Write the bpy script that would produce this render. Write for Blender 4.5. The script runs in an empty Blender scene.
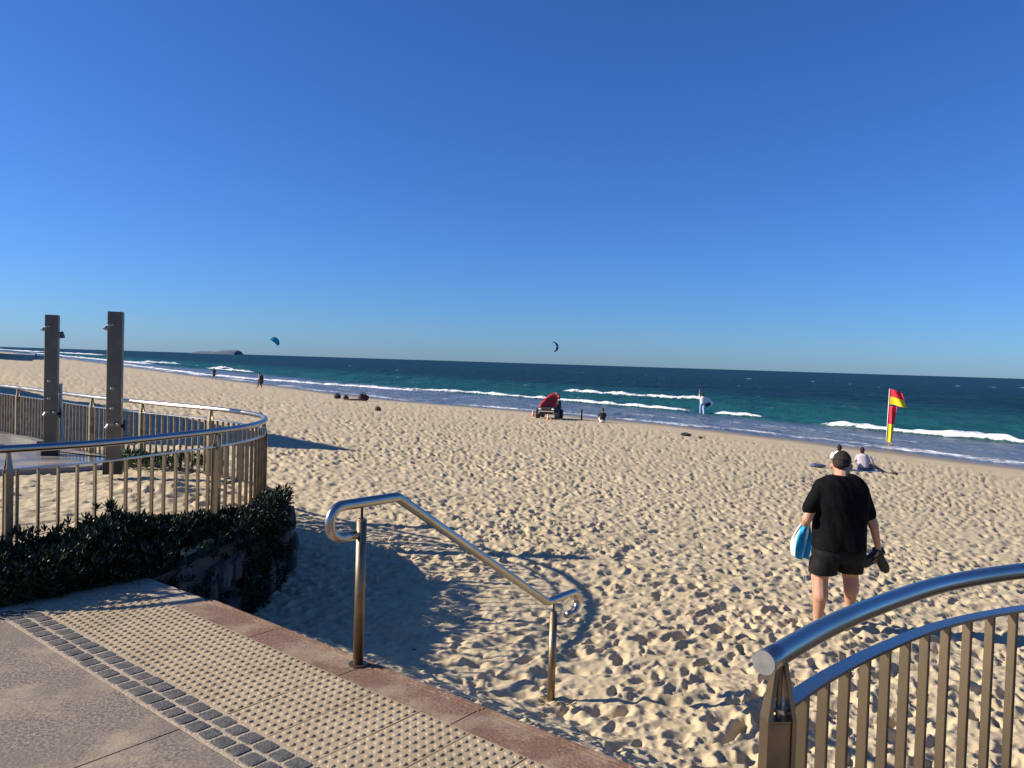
import bpy, math, random
import numpy as np
from mathutils import Vector, Matrix

random.seed(7)
rng = np.random.default_rng(11)
R = math.radians
scn = bpy.context.scene
COL = scn.collection

# ------------------------------------------------------------------ camera, sky, sun, exposure
EYE = 1.7
FPX, PITCH, ROLL = 770.0, R(1.58), R(1.795)
cam_d = bpy.data.cameras.new('camera')
cam_d.sensor_width = 36.0
cam_d.lens = FPX / 1024 * 36
cam_d.clip_start = 0.05
cam_d.clip_end = 120000
cam = bpy.data.objects.new('camera', cam_d)
COL.objects.link(cam)
cam.matrix_world = Matrix.Translation((0, 0, EYE)) @ Matrix.Rotation(R(90) - PITCH, 4, 'X') @ Matrix.Rotation(ROLL, 4, 'Z')
scn.camera = cam

SUN_EL = math.atan(1 / 2.05)
world = bpy.data.worlds.new('World')
scn.world = world
world.use_nodes = True
wn, wl = world.node_tree.nodes, world.node_tree.links
sky = wn.new('ShaderNodeTexSky')
sky.sky_type = 'NISHITA'
sky.sun_disc = False
sky.sun_elevation = SUN_EL
sky.sun_rotation = R(-90)
sky.altitude = 0
sky.air_density = 1.0
sky.dust_density = 0.25
sky.ozone_density = 9.0
hs = wn.new('ShaderNodeHueSaturation')
hs.inputs['Saturation'].default_value = 1.0
wl.new(sky.outputs[0], hs.inputs['Color'])
tint = wn.new('ShaderNodeMix'); tint.data_type = 'RGBA'; tint.blend_type = 'MULTIPLY'; tint.inputs[0].default_value = 1.0
tint.inputs[7].default_value = (.54, .73, 1.00, 1)      # the deep blue of a very clear, dry air
wl.new(hs.outputs[0], tint.inputs[6])
wl.new(tint.outputs[2], wn['Background'].inputs['Color'])
wn['Background'].inputs['Strength'].default_value = 0.088

sun_d = bpy.data.lights.new('sun', 'SUN')
sun_d.energy = 5.0
sun_d.angle = R(0.53)
sun_d.color = (1.0, 0.905, 0.76)
sun = bpy.data.objects.new('sun', sun_d)
COL.objects.link(sun)
sun.rotation_euler = Vector((-2.05, 0.0, 1.0)).to_track_quat('Z', 'Y').to_euler()

scn.view_settings.view_transform = 'Standard'
scn.view_settings.look = 'None'
scn.view_settings.gamma = 1
scn.view_settings.use_curve_mapping = False
scn.view_settings.exposure = 0.68
try:
    scn.cycles.max_bounces = 6
    scn.cycles.use_denoising = True
except Exception:
    pass

# ------------------------------------------------------------------ pixel of the photograph -> point in the place (used only while laying out)
_M = cam.matrix_world.to_3x3()
def ray(px, py):
    return _M @ Vector(((px - 512) / FPX, -(py - 384) / FPX, -1))
def gz(px, py, z=0.0):
    r = ray(px, py); t = (z - EYE) / r.z
    return Vector((r.x * t, r.y * t, z))
def gy(px, py, Y):
    r = ray(px, py); t = Y / r.y
    return Vector((r.x * t, Y, EYE + r.z * t))

# ------------------------------------------------------------------ noise
def _hash(ix, iy, seed):
    ix = ix.astype(np.int64); iy = iy.astype(np.int64)
    h = (ix * 374761393 + iy * 668265263 + seed * 974634777) & 0xFFFFFFFF
    h = ((h ^ (h >> 13)) * 1274126177) & 0xFFFFFFFF
    h = ((h ^ (h >> 16)) * 2246822519) & 0xFFFFFFFF
    h = h ^ (h >> 15)
    return (h & 0xFFFFFF) / float(0x1000000)
def vnoise(x, y, seed=0):
    x = np.asarray(x, float); y = np.asarray(y, float)
    ix, iy = np.floor(x), np.floor(y)
    fx, fy = x - ix, y - iy
    fx = fx * fx * (3 - 2 * fx); fy = fy * fy * (3 - 2 * fy)
    a = _hash(ix, iy, seed); b = _hash(ix + 1, iy, seed); c = _hash(ix, iy + 1, seed); d = _hash(ix + 1, iy + 1, seed)
    return (a * (1 - fx) + b * fx) * (1 - fy) + (c * (1 - fx) + d * fx) * fy
def fbm(x, y, seed=0, octv=4):
    s, amp, f, tot = 0, 1, 1, 0
    for k in range(octv):
        s = s + amp * vnoise(x * f, y * f, seed + k * 17); tot += amp
        amp *= .5; f *= 2.03
    return s / tot - .5
def smooth(a, b, x):
    t = np.clip((x - a) / (b - a), 0, 1)
    return t * t * (3 - 2 * t)

# ------------------------------------------------------------------ materials
def mat(name, col, rough=.6, metal=0., col2=None, nscale=8., bump=0., bscale=60., spec=.5, detail=4., lo=.35, hi=.65, rough2=None):
    m = bpy.data.materials.new(name); m.use_nodes = True
    n, l = m.node_tree.nodes, m.node_tree.links
    b = n['Principled BSDF']
    b.inputs['Base Color'].default_value = (*col, 1)
    b.inputs['Roughness'].default_value = rough
    b.inputs['Metallic'].default_value = metal
    b.inputs['Specular IOR Level'].default_value = spec
    tc = n.new('ShaderNodeTexCoord')
    if col2 is not None or rough2 is not None:
        t = n.new('ShaderNodeTexNoise'); t.inputs['Scale'].default_value = nscale; t.inputs['Detail'].default_value = detail
        l.new(tc.outputs['Object'], t.inputs['Vector'])
        r = n.new('ShaderNodeMapRange'); r.inputs[1].default_value = lo; r.inputs[2].default_value = hi
        l.new(t.outputs['Fac'], r.inputs[0])
        if col2 is not None:
            mx = n.new('ShaderNodeMix'); mx.data_type = 'RGBA'
            mx.inputs[6].default_value = (*col, 1); mx.inputs[7].default_value = (*col2, 1)
            l.new(r.outputs[0], mx.inputs[0]); l.new(mx.outputs[2], b.inputs['Base Color'])
        if rough2 is not None:
            mr = n.new('ShaderNodeMapRange'); mr.inputs[3].default_value = rough; mr.inputs[4].default_value = rough2
            l.new(r.outputs[0], mr.inputs[0]); l.new(mr.outputs[0], b.inputs['Roughness'])
    if bump:
        t2 = n.new('ShaderNodeTexNoise'); t2.inputs['Scale'].default_value = bscale; t2.inputs['Detail'].default_value = 3
        l.new(tc.outputs['Object'], t2.inputs['Vector'])
        bp = n.new('ShaderNodeBump'); bp.inputs['Strength'].default_value = bump; bp.inputs['Distance'].default_value = .01
        l.new(t2.outputs['Fac'], bp.inputs['Height']); l.new(bp.outputs[0], b.inputs['Normal'])
    return m

M = {}
M['steel'] = mat('brushed_steel', (.46, .43, .39), .22, 1., (.41, .375, .33), 3, 0, 300, rough2=.33)
M['steel_flat'] = mat('weathered_steel', (.30, .235, .155), .38, 1., (.20, .15, .095), 9, .04, 200, rough2=.55)
M['steel_end'] = mat('steel_cut_end', (.42, .41, .385), .5, 1., (.34, .33, .31), 40)
M['shower_steel'] = mat('dull_shower_steel', (.115, .106, .090), .42, .55, (.17, .145, .105), 5, .08, 90)
M['dark_metal'] = mat('dark_metal', (.03, .03, .032), .4, .6)
M['chrome'] = mat('chrome', (.75, .75, .76), .15, 1.)
M['concrete'] = mat('shower_concrete', (.30, .26, .21), .5, 0, (.16, .165, .17), 1.1, .15, 40, rough2=.08, lo=.42, hi=.58)
M['kerb'] = mat('kerb_concrete', (.20, .185, .16), .8, 0, (.14, .13, .115), 5, .2, 50)
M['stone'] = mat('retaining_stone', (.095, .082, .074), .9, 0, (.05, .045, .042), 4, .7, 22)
M['leaf'] = mat('succulent_leaf', (.026, .044, .015), .45, 0, (.014, .024, .010), 3)
M['leaf2'] = mat('small_plant_leaf', (.06, .10, .025), .5, 0, (.03, .06, .02), 5)
M['stem'] = mat('woody_stem', (.09, .065, .045), .9)
M['skin'] = mat('skin', (.50, .27, .175), .5, 0, (.43, .21, .13), 6, .05, 80)
M['skin_far'] = mat('tanned_skin', (.42, .22, .15), .6)
M['hair'] = mat('dark_hair', (.017, .011, .008), .7, 0, (.036, .024, .017), 60, .8, 160, spec=.25)
M['black_cloth'] = mat('black_cotton', (.0045, .0045, .0055), .85, 0, (.007, .007, .008), 30, .2, 120, spec=.08)
M['short_cloth'] = mat('black_short_cloth', (.009, .009, .009), .75, 0, (.013, .013, .013), 20, .2, 120, spec=.15)
M['black'] = mat('black_rubber', (.012, .012, .013), .6, 0, (.02, .02, .022), 20, .2, 60)
M['grey_lining'] = mat('grey_lining', (.10, .10, .11), .8)
M['aqua'] = mat('aqua_towelling', (.02, .36, .60), .95, 0, (.03, .42, .66), 20, .5, 250)
M['white_cloth'] = mat('white_cloth', (.78, .77, .76), .9, 0, (.7, .69, .68), 12, .3, 120)
M['lilac_cloth'] = mat('lilac_grey_cloth', (.45, .41, .47), .9, 0, (.38, .35, .40), 12)
M['grey_cloth'] = mat('slate_cloth', (.10, .11, .13), .9)
M['blue_cloth'] = mat('pale_blue_cloth', (.30, .38, .62), .8, 0, (.45, .52, .72), 8)
M['dark_cloth'] = mat('dark_cloth', (.02, .022, .03), .8)
M['red'] = mat('red_rubber', (.52, .035, .025), .45, 0, (.42, .03, .025), 3)
M['pink'] = mat('pale_red_rubber', (.62, .20, .14), .5)
M['flag_red'] = mat('flag_red', (.66, .015, .04), .75)
M['flag_yellow'] = mat('flag_yellow', (.85, .60, .015), .75)
M['white'] = mat('white_paint', (.8, .8, .78), .4)
M['orange'] = mat('orange_plastic', (.75, .22, .12), .5)
M['glass'] = mat('dark_glass', (.02, .025, .03), .08)
M['brown'] = mat('brown_hessian', (.10, .06, .035), .9)
M['maroon'] = mat('maroon_fabric', (.05, .018, .016), .8)
M['kite_teal'] = mat('teal_kite_cloth', (.03, .48, .56), .6)
M['kite_dark'] = mat('navy_kite_cloth', (.02, .025, .06), .6)
M['island'] = mat('hazed_island_rock_scrub', (.085, .12, .16), .95, 0, (.11, .14, .18), .02)  # bluish haze of distance is mixed into the rock and scrub colour
M['shadow_dune'] = mat('shadow_dune_scrub', (.05, .07, .03), .95, 0, (.22, .18, .12), .5)

def grad_mix(n, l, a, b, fac):
    mx = n.new('ShaderNodeMix'); mx.data_type = 'RGBA'
    for k, v in ((6, a), (7, b)):
        if isinstance(v, tuple): mx.inputs[k].default_value = (*v, 1)
        else: l.new(v, mx.inputs[k])
    if isinstance(fac, float): mx.inputs[0].default_value = fac
    else: l.new(fac, mx.inputs[0])
    return mx.outputs[2]
def noise_fac(n, l, scale, lo, hi, detail=3, coord='Object', rough=.5):
    tc = n.new('ShaderNodeTexCoord'); t = n.new('ShaderNodeTexNoise')
    t.inputs['Scale'].default_value = scale; t.inputs['Detail'].default_value = detail; t.inputs['Roughness'].default_value = rough
    l.new(tc.outputs[coord], t.inputs['Vector'])
    r = n.new('ShaderNodeMapRange'); r.inputs[1].default_value = lo; r.inputs[2].default_value = hi
    l.new(t.outputs['Fac'], r.inputs[0])
    return r.outputs[0]

def sand_material():
    m = bpy.data.materials.new('beach_sand'); m.use_nodes = True
    n, l = m.node_tree.nodes, m.node_tree.links
    b = n['Principled BSDF']; b.inputs['Specular IOR Level'].default_value = .25
    c = grad_mix(n, l, (.52, .42, .262), (.44, .355, .22), noise_fac(n, l, .9, .35, .65, 5))
    c = grad_mix(n, l, c, (.61, .50, .34), noise_fac(n, l, 260., .5, .8, 2))
    c = grad_mix(n, l, c, (.34, .26, .17), noise_fac(n, l, 420., .56, .78, 2))
    at = n.new('ShaderNodeAttribute'); at.attribute_name = 'wet'
    c = grad_mix(n, l, c, (.20, .155, .11), at.outputs['Fac'])
    l.new(c, b.inputs['Base Color'])
    mr = n.new('ShaderNodeMapRange'); mr.inputs[3].default_value = .95; mr.inputs[4].default_value = .35
    l.new(at.outputs['Fac'], mr.inputs[0]); l.new(mr.outputs[0], b.inputs['Roughness'])
    tc = n.new('ShaderNodeTexCoord'); t = n.new('ShaderNodeTexNoise'); t.inputs['Scale'].default_value = 90; t.inputs['Detail'].default_value = 4
    l.new(tc.outputs['Object'], t.inputs['Vector'])
    bp = n.new('ShaderNodeBump'); bp.inputs['Strength'].default_value = .25; bp.inputs['Distance'].default_value = .01
    l.new(t.outputs['Fac'], bp.inputs['Height']); l.new(bp.outputs[0], b.inputs['Normal'])
    return m
M['sand'] = sand_material()

def sea_material():
    m = bpy.data.materials.new('sea_water'); m.use_nodes = True
    n, l = m.node_tree.nodes, m.node_tree.links
    b = n['Principled BSDF']
    sh = n.new('ShaderNodeAttribute'); sh.attribute_name = 'shallow'
    gr = n.new('ShaderNodeAttribute'); gr.attribute_name = 'green'
    fo = n.new('ShaderNodeAttribute'); fo.attribute_name = 'foam'
    c = grad_mix(n, l, (.002, .018, .025), (.003, .025, .030), noise_fac(n, l, .03, .35, .65, 4))
    c = grad_mix(n, l, c, (.008, .078, .074), gr.outputs['Fac'])
    c = grad_mix(n, l, c, (.115, .135, .155), sh.outputs['Fac'])
    nf = noise_fac(n, l, 2.2, .3, .7, 5, rough=.65)
    ad = n.new('ShaderNodeMath'); ad.operation = 'MULTIPLY'; l.new(fo.outputs['Fac'], ad.inputs[0])
    mu = n.new('ShaderNodeMath'); mu.operation = 'MULTIPLY_ADD'; l.new(nf, mu.inputs[0]); mu.inputs[1].default_value = 1.3; mu.inputs[2].default_value = .35
    l.new(mu.outputs[0], ad.inputs[1])
    r = n.new('ShaderNodeMapRange'); r.inputs[1].default_value = .32; r.inputs[2].default_value = .62
    l.new(ad.outputs[0], r.inputs[0])
    c = grad_mix(n, l, c, (.70, .715, .73), r.outputs[0])
    l.new(c, b.inputs['Base Color'])
    mr = n.new('ShaderNodeMapRange'); mr.inputs[3].default_value = .34; mr.inputs[4].default_value = .95
    l.new(r.outputs[0], mr.inputs[0]); l.new(mr.outputs[0], b.inputs['Roughness'])
    sp = n.new('ShaderNodeMapRange'); sp.inputs[3].default_value = .010; sp.inputs[4].default_value = .28
    l.new(sh.outputs['Fac'], sp.inputs[0]); l.new(sp.outputs[0], b.inputs['Specular IOR Level'])
    b.inputs['IOR'].default_value = 1.33
    tc = n.new('ShaderNodeTexCoord')
    mp = n.new('ShaderNodeMapping'); mp.inputs['Rotation'].default_value = (0, 0, R(-36.87)); mp.inputs['Scale'].default_value = (1.0, .45, 1)
    l.new(tc.outputs['Object'], mp.inputs['Vector'])
    prev = None
    for sc, st, ds in ((.16, .9, 1.6), (.8, .8, .35), (4., .6, .06)):
        t = n.new('ShaderNodeTexNoise'); t.inputs['Scale'].default_value = sc; t.inputs['Detail'].default_value = 5
        l.new(mp.outputs[0], t.inputs['Vector'])
        bp = n.new('ShaderNodeBump'); bp.inputs['Strength'].default_value = st; bp.inputs['Distance'].default_value = ds
        l.new(t.outputs['Fac'], bp.inputs['Height'])
        if prev: l.new(prev, bp.inputs['Normal'])
        prev = bp.outputs[0]
    l.new(prev, b.inputs['Normal'])
    return m
M['sea'] = sea_material()

def aggregate(name, c1, c2, speck, dust, dust_lo=.5, dust_hi=.68, scale=130.):
    m = bpy.data.materials.new(name); m.use_nodes = True
    n, l = m.node_tree.nodes, m.node_tree.links
    b = n['Principled BSDF']; b.inputs['Roughness'].default_value = .85; b.inputs['Specular IOR Level'].default_value = .3
    c = grad_mix(n, l, c1, c2, noise_fac(n, l, scale, .38, .62, 2))
    c = grad_mix(n, l, c, speck, noise_fac(n, l, scale * 1.7, .6, .72, 1))
    c = grad_mix(n, l, c, tuple(x * .75 for x in c1), noise_fac(n, l, 2.1, .45, .7, 4))
    big = noise_fac(n, l, 2.6, dust_lo, dust_hi, 6, rough=.7)
    c = grad_mix(n, l, c, dust, big)
    l.new(c, b.inputs['Base Color'])
    tc = n.new('ShaderNodeTexCoord'); t = n.new('ShaderNodeTexNoise'); t.inputs['Scale'].default_value = scale; t.inputs['Detail'].default_value = 3
    l.new(tc.outputs['Object'], t.inputs['Vector'])
    bp = n.new('ShaderNodeBump'); bp.inputs['Strength'].default_value = .45; bp.inputs['Distance'].default_value = .006
    l.new(t.outputs['Fac'], bp.inputs['Height']); l.new(bp.outputs[0], b.inputs['Normal'])
    return m
M['pave'] = aggregate('exposed_aggregate', (.275, .220, .172), (.13, .103, .080), (.46, .39, .31), (.36, .285, .19), scale=58.)
M['coping'] = aggregate('red_aggregate_coping', (.235, .134, .088), (.15, .083, .055), (.36, .27, .22), (.38, .29, .20), .48, .72, scale=58.)
M['tactile'] = aggregate('sand_coloured_tactile', (.46, .36, .225), (.40, .31, .19), (.54, .44, .29), (.38, .29, .18), .45, .65)
M['tactile_bed'] = mat('sand_filled_joint', (.10, .085, .065), .95)
M['joint_sand'] = mat('sandy_mortar', (.46, .365, .25), .95, 0, (.36, .28, .19), 12, .6, 70)
M['cobble'] = mat('bluestone_cobble', (.064, .062, .058), .8, 0, (.125, .112, .098), 22, .5, 90, detail=6)

# ------------------------------------------------------------------ object helpers
def link_mesh(name, v, f, m, parent=None, smooth_shade=False, mats=None, mi=None):
    me = bpy.data.meshes.new(name)
    if isinstance(v, np.ndarray) and isinstance(f, np.ndarray):
        k = f.shape[1]
        me.vertices.add(len(v)); me.vertices.foreach_set('co', v.astype(np.float32).ravel())
        me.loops.add(f.size); me.loops.foreach_set('vertex_index', f.astype(np.int32).ravel())
        me.polygons.add(len(f)); me.polygons.foreach_set('loop_start', (np.arange(len(f)) * k).astype(np.int32))
        me.update(calc_edges=True)
    else:
        me.from_pydata([tuple(p) for p in v], [], f); me.update()
    for x in (mats or [m]): me.materials.append(x)
    if mi is not None: me.polygons.foreach_set('material_index', np.asarray(mi, np.int32))
    if smooth_shade: me.polygons.foreach_set('use_smooth', np.ones(len(me.polygons), bool))
    o = bpy.data.objects.new(name, me); COL.objects.link(o)
    if parent is not None:
        o.parent = parent
    return o

def thing(name, label, cat, loc=(0, 0, 0), rz=0., group=None):
    o = bpy.data.objects.new(name, None); COL.objects.link(o)
    o.location = loc; o.rotation_euler = (0, 0, rz); o.empty_display_size = .2
    return tag(o, label, cat, group)
def tag(o, label, cat, group=None):
    o['label'] = label; o['category'] = cat
    if group: o['group'] = group
    return o
def struct(o, kind='structure'):
    o['kind'] = kind; return o

class MB:
    """collects shapes for ONE mesh"""
    def __init__(s): s.v = []; s.f = []; s.mi = []; s.cur = 0
    def add(s, vs, fs):
        b = len(s.v); s.v += [Vector(p) for p in vs]; s.f += [[b + i for i in q] for q in fs]; s.mi += [s.cur] * len(fs); return s
    def box(s, c, size, rot=None, bev=0., taper=1.):
        hx, hy, hz = (x / 2 for x in size); c = Vector(c); rot = rot or Matrix.Identity(3)
        if bev <= 0:
            P = [(x * (taper if z > 0 else 1), y * (taper if z > 0 else 1), z) for z in (-hz, hz) for x, y in ((-hx, -hy), (hx, -hy), (hx, hy), (-hx, hy))]
            F = [(3, 2, 1, 0), (4, 5, 6, 7), (0, 1, 5, 4), (1, 2, 6, 5), (2, 3, 7, 6), (3, 0, 4, 7)]
        else:
            def ring(z, i, t): 
                x, y, k = (hx - i) * t, (hy - i) * t, bev
                return [(-x + k, -y, z), (x - k, -y, z), (x, -y + k, z), (x, y - k, z), (x - k, y, z), (-x + k, y, z), (-x, y - k, z), (-x, -y + k, z)]
            P = ring(-hz, bev * .7, 1) + ring(-hz + bev, 0, 1) + ring(hz - bev, 0, taper) + ring(hz, bev * .7, taper)
            F = [tuple(range(7, -1, -1)), tuple(range(24, 32))]
            for k in range(3):
                for i in range(8):
                    j = (i + 1) % 8
                    F.append((k * 8 + i, k * 8 + j, k * 8 + 8 + j, k * 8 + 8 + i))
        return s.add([c + rot @ Vector(p) for p in P], F)
    def tube(s, pts, r, n=14, caps=True, flat=None):
        pts = [Vector(p) for p in pts]; k = len(pts)
        rs = r if isinstance(r, (list, tuple)) else [r] * k
        tang = []
        for i in range(k):
            a = pts[max(i - 1, 0)]; b = pts[min(i + 1, k - 1)]
            t0 = (pts[i] - a).normalized() if i > 0 else (b - pts[i]).normalized()
            t1 = (b - pts[i]).normalized() if i < k - 1 else t0
            t = (t0 + t1); tang.append(t.normalized() if t.length > 1e-6 else t1)
        up = Vector((0, 0, 1)) if abs(tang[0].z) < .95 else Vector((1, 0, 0))
        nrm = (up - tang[0] * up.dot(tang[0])).normalized()
        P, F = [], []
        for i in range(k):
            nrm = (nrm - tang[i] * nrm.dot(tang[i])).normalized(); bi = tang[i].cross(nrm)
            for j in range(n):
                a = 2 * math.pi * j / n
                u, w = math.cos(a), math.sin(a)
                if flat: u *= flat
                P.append(pts[i] + (nrm * u + bi * w) * rs[i])
        for i in range(k - 1):
            for j in range(n):
                q = (j + 1) % n
                F.append((i * n + j, i * n + q, (i + 1) * n + q, (i + 1) * n + j))
        if caps:
            F.append(tuple(range(n - 1, -1, -1))); F.append(tuple((k - 1) * n + j for j in range(n)))
        return s.add(P, F)
    def cyl(s, a, b, r, n=16, r2=None): return s.tube([a, b], [r, r if r2 is None else r2], n)
    def bar(s, path, w, t):
        """flat bar: w across (horizontal), t thick (vertical)"""
        path = [Vector(p) for p in path]; k = len(path); P, F = [], []
        for i in range(k):
            d = path[min(i + 1, k - 1)] - path[max(i - 1, 0)]; d.z = 0; d.normalize(); nn = Vector((d.y, -d.x, 0))
            for a, b in ((-w / 2, -t / 2), (w / 2, -t / 2), (w / 2, t / 2), (-w / 2, t / 2)):
                P.append(path[i] + nn * a + Vector((0, 0, b)))
        for i in range(k - 1):
            for j in range(4):
                q = (j + 1) % 4; F.append((i * 4 + j, i * 4 + q, i * 4 + 4 + q, i * 4 + 4 + j))
        F.append((3, 2, 1, 0)); F.append(tuple((k - 1) * 4 + j for j in range(4)))
        return s.add(P, F)
    def ell(s, c, rad, rot=None, nu=14, nv=8):
        c = Vector(c); rot = rot or Matrix.Identity(3); P, F = [], []
        P.append(c + rot @ Vector((0, 0, -rad[2])))
        for i in range(1, nv):
            a = -math.pi / 2 + math.pi * i / nv
            for j in range(nu):
                b = 2 * math.pi * j / nu
                P.append(c + rot @ Vector((rad[0] * math.cos(a) * math.cos(b), rad[1] * math.cos(a) * math.sin(b), rad[2] * math.sin(a))))
        P.append(c + rot @ Vector((0, 0, rad[2])))
        for j in range(nu):
            q = (j + 1) % nu
            F.append((0, 1 + q, 1 + j)); F.append((len(P) - 1, 1 + (nv - 2) * nu + j, 1 + (nv - 2) * nu + q))
            for i in range(nv - 2):
                F.append((1 + i * nu + j, 1 + i * nu + q, 1 + (i + 1) * nu + q, 1 + (i + 1) * nu + j))
        return s.add(P, F)
    def caps(s, a, b, ra, rb, n=12):
        """tapered capsule"""
        a, b = Vector(a), Vector(b); d = (b - a).normalized() if (b - a).length > 1e-6 else Vector((0, 0, 1))
        pts, rs = [], []
        for k in range(5):
            t = math.pi / 2 * (1 - k / 4) * .97; pts.append(a - d * ra * math.sin(t)); rs.append(ra * math.cos(t))
        for k in range(5):
            t = math.pi / 2 * k / 4 * .97; pts.append(b + d * rb * math.sin(t)); rs.append(rb * math.cos(t))
        return s.tube(pts, rs, n)
    def loft(s, rings, n=20, p=2.4):
        """rings of (centre, rx, ry) stacked, horizontal superellipses"""
        P, F = [], []
        for c, rx, ry in rings:
            c = Vector(c)
            for j in range(n):
                a = 2 * math.pi * j / n; ca, sa = math.cos(a), math.sin(a)
                P.append(c + Vector((rx * math.copysign(abs(ca) ** (2 / p), ca), ry * math.copysign(abs(sa) ** (2 / p), sa), 0)))
        k = len(rings)
        for i in range(k - 1):
            for j in range(n):
                q = (j + 1) % n; F.append((i * n + j, i * n + q, (i + 1) * n + q, (i + 1) * n + j))
        F.append(tuple(range(n - 1, -1, -1))); F.append(tuple((k - 1) * n + j for j in range(n)))
        return s.add(P, F)
    def build(s, name, m, parent=None, smooth_shade=False, mats=None):
        return link_mesh(name, s.v, s.f, m, parent, smooth_shade, mats, s.mi if mats else None)
    def blob(s, name, m, parent, voxel, iters=4, wrinkle=0., wscale=8., cut=None):
        """everything collected, fused into one continuous skin"""
        tmp = link_mesh('blob_source', s.v, s.f, m)
        r = tmp.modifiers.new('r', 'REMESH'); r.mode = 'VOXEL'; r.voxel_size = voxel
        sm = tmp.modifiers.new('s', 'SMOOTH'); sm.iterations = iters; sm.factor = .5
        dg = bpy.context.evaluated_depsgraph_get()
        me = bpy.data.meshes.new_from_object(tmp.evaluated_get(dg))
        src = tmp.data; bpy.data.objects.remove(tmp); bpy.data.meshes.remove(src)
        me.name = name; me.materials.clear(); me.materials.append(m)
        nv = len(me.vertices); co = np.empty(nv * 3, np.float32); me.vertices.foreach_get('co', co); co = co.reshape(-1, 3)
        if wrinkle:
            no = np.empty(nv * 3, np.float32); me.vertices.foreach_get('normal', no); no = no.reshape(-1, 3)
            d = fbm(co[:, 0] * wscale + co[:, 1] * wscale * .7, co[:, 2] * wscale * .55 + co[:, 0] * 3, 5, 3)
            co = co + no * (d * wrinkle * 2)[:, None]
            me.vertices.foreach_set('co', co.ravel())
        me.polygons.foreach_set('use_smooth', np.ones(len(me.polygons), bool))
        me.update()
        o = bpy.data.objects.new(name, me); COL.objects.link(o)
        if parent is not None: o.parent = parent
        return o

def crom(P, step):
    """Catmull-Rom through points, resampled evenly"""
    P = [Vector(p) for p in P]; Q = [P[0] * 2 - P[1]] + P + [P[-1] * 2 - P[-2]]; out = []
    for i in range(1, len(Q) - 2):
        for k in range(24):
            t = k / 24; a, b, c, d = Q[i - 1], Q[i], Q[i + 1], Q[i + 2]
            out.append(.5 * (2 * b + (c - a) * t + (2 * a - 5 * b + 4 * c - d) * t * t + (3 * b - a - 3 * c + d) * t ** 3))
    out.append(P[-1])
    L = [0.]
    for i in range(1, len(out)): L.append(L[-1] + (out[i] - out[i - 1]).length)
    n = max(2, int(L[-1] / step)); res = []; j = 0
    for k in range(n + 1):
        s = L[-1] * k / n
        while j < len(L) - 2 and L[j + 1] < s: j += 1
        t = (s - L[j]) / max(L[j + 1] - L[j], 1e-9)
        res.append(out[j].lerp(out[j + 1], min(max(t, 0), 1)))
    return res
def dirs(path):
    k = len(path)
    return [(path[min(i + 1, k - 1)] - path[max(i - 1, 0)]).normalized() for i in range(k)]

# ------------------------------------------------------------------ plan of the place
EN, ET = Vector((.62, .785)), Vector((.785, -.62))          # across / along the pavement edge
def nt(n, t, z=0.): 
    p = EN * n + ET * t; return Vector((p.x, p.y, z))
FENCE_L = [(-9., 5.0), (-6.2, 4.92), (-4.75, 4.98), (-4.12, 5.22), (-3.68, 5.65), (-3.28, 6.2), (-3.03, 6.86), (-2.84, 7.44), (-2.74, 8.07), (-2.80, 8.73), (-3.02, 9.35),
           (-3.40, 9.87), (-3.98, 10.4), (-4.78, 10.93), (-5.45, 11.35), (-6.64, 12.18), (-8.17, 13.46), (-9.9, 14.88), (-12., 16.6), (-13.6, 17.9)]
FENCE_R = [(.67, 1.96), (.96, 2.26), (1.27, 2.53), (1.61, 2.78), (2.02, 2.99), (2.5, 3.16), (3.05, 3.27), (3.7, 3.32)]
WALL_L = [(-2.62, 5.78), (-2.52, 6.4), (-2.46, 7.0), (-2.42, 7.6), (-2.42, 8.15), (-2.50, 8.85), (-2.76, 9.55), (-3.18, 10.15), (-3.82, 10.72),
          (-4.62, 11.25), (-5.3, 11.68), (-6.45, 12.5), (-7.95, 13.75), (-9.7, 15.2), (-11.8, 16.9), (-13.4, 18.2)]
RAISED = WALL_L + [(-14, 19), (-40, 40), (-60, 40), (-60, 3.6), (-8, 4.3), (-4.4, 4.5), (-3.25, 5.0), (-2.95, 5.4), (-2.7, 5.74)]

def poly_sdf(X, Y, poly):
    """signed distance, negative inside"""
    d = np.full(X.shape, 1e9); inside = np.zeros(X.shape, bool); k = len(poly)
    for i in range(k):
        ax, ay = poly[i]; bx, by = poly[(i + 1) % k]
        ex, ey = bx - ax, by - ay
        t = np.clip(((X - ax) * ex + (Y - ay) * ey) / (ex * ex + ey * ey), 0, 1)
        d = np.minimum(d, np.hypot(X - ax - ex * t, Y - ay - ey * t))
        c = ((ay > Y) != (by > Y)) & (X < ex * (Y - ay) / (ey if abs(ey) > 1e-12 else 1e-12) + ax)
        inside ^= c
    return np.where(inside, -d, d)

SHORE_Q = [0, 14, 20, 34, 49, 64, 80, 102, 150, 208, 300, 600, 2000]
SHORE_M = [39, 39.6, 40.1, 41.3, 40.1, 36.0, 35.2, 36, 36.6, 38.5, 41, 44, 46]
def mq(X, Y): return .8 * X + .6 * Y, -.6 * X + .8 * Y
def shore(q): return np.interp(q, SHORE_Q, SHORE_M)

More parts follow.
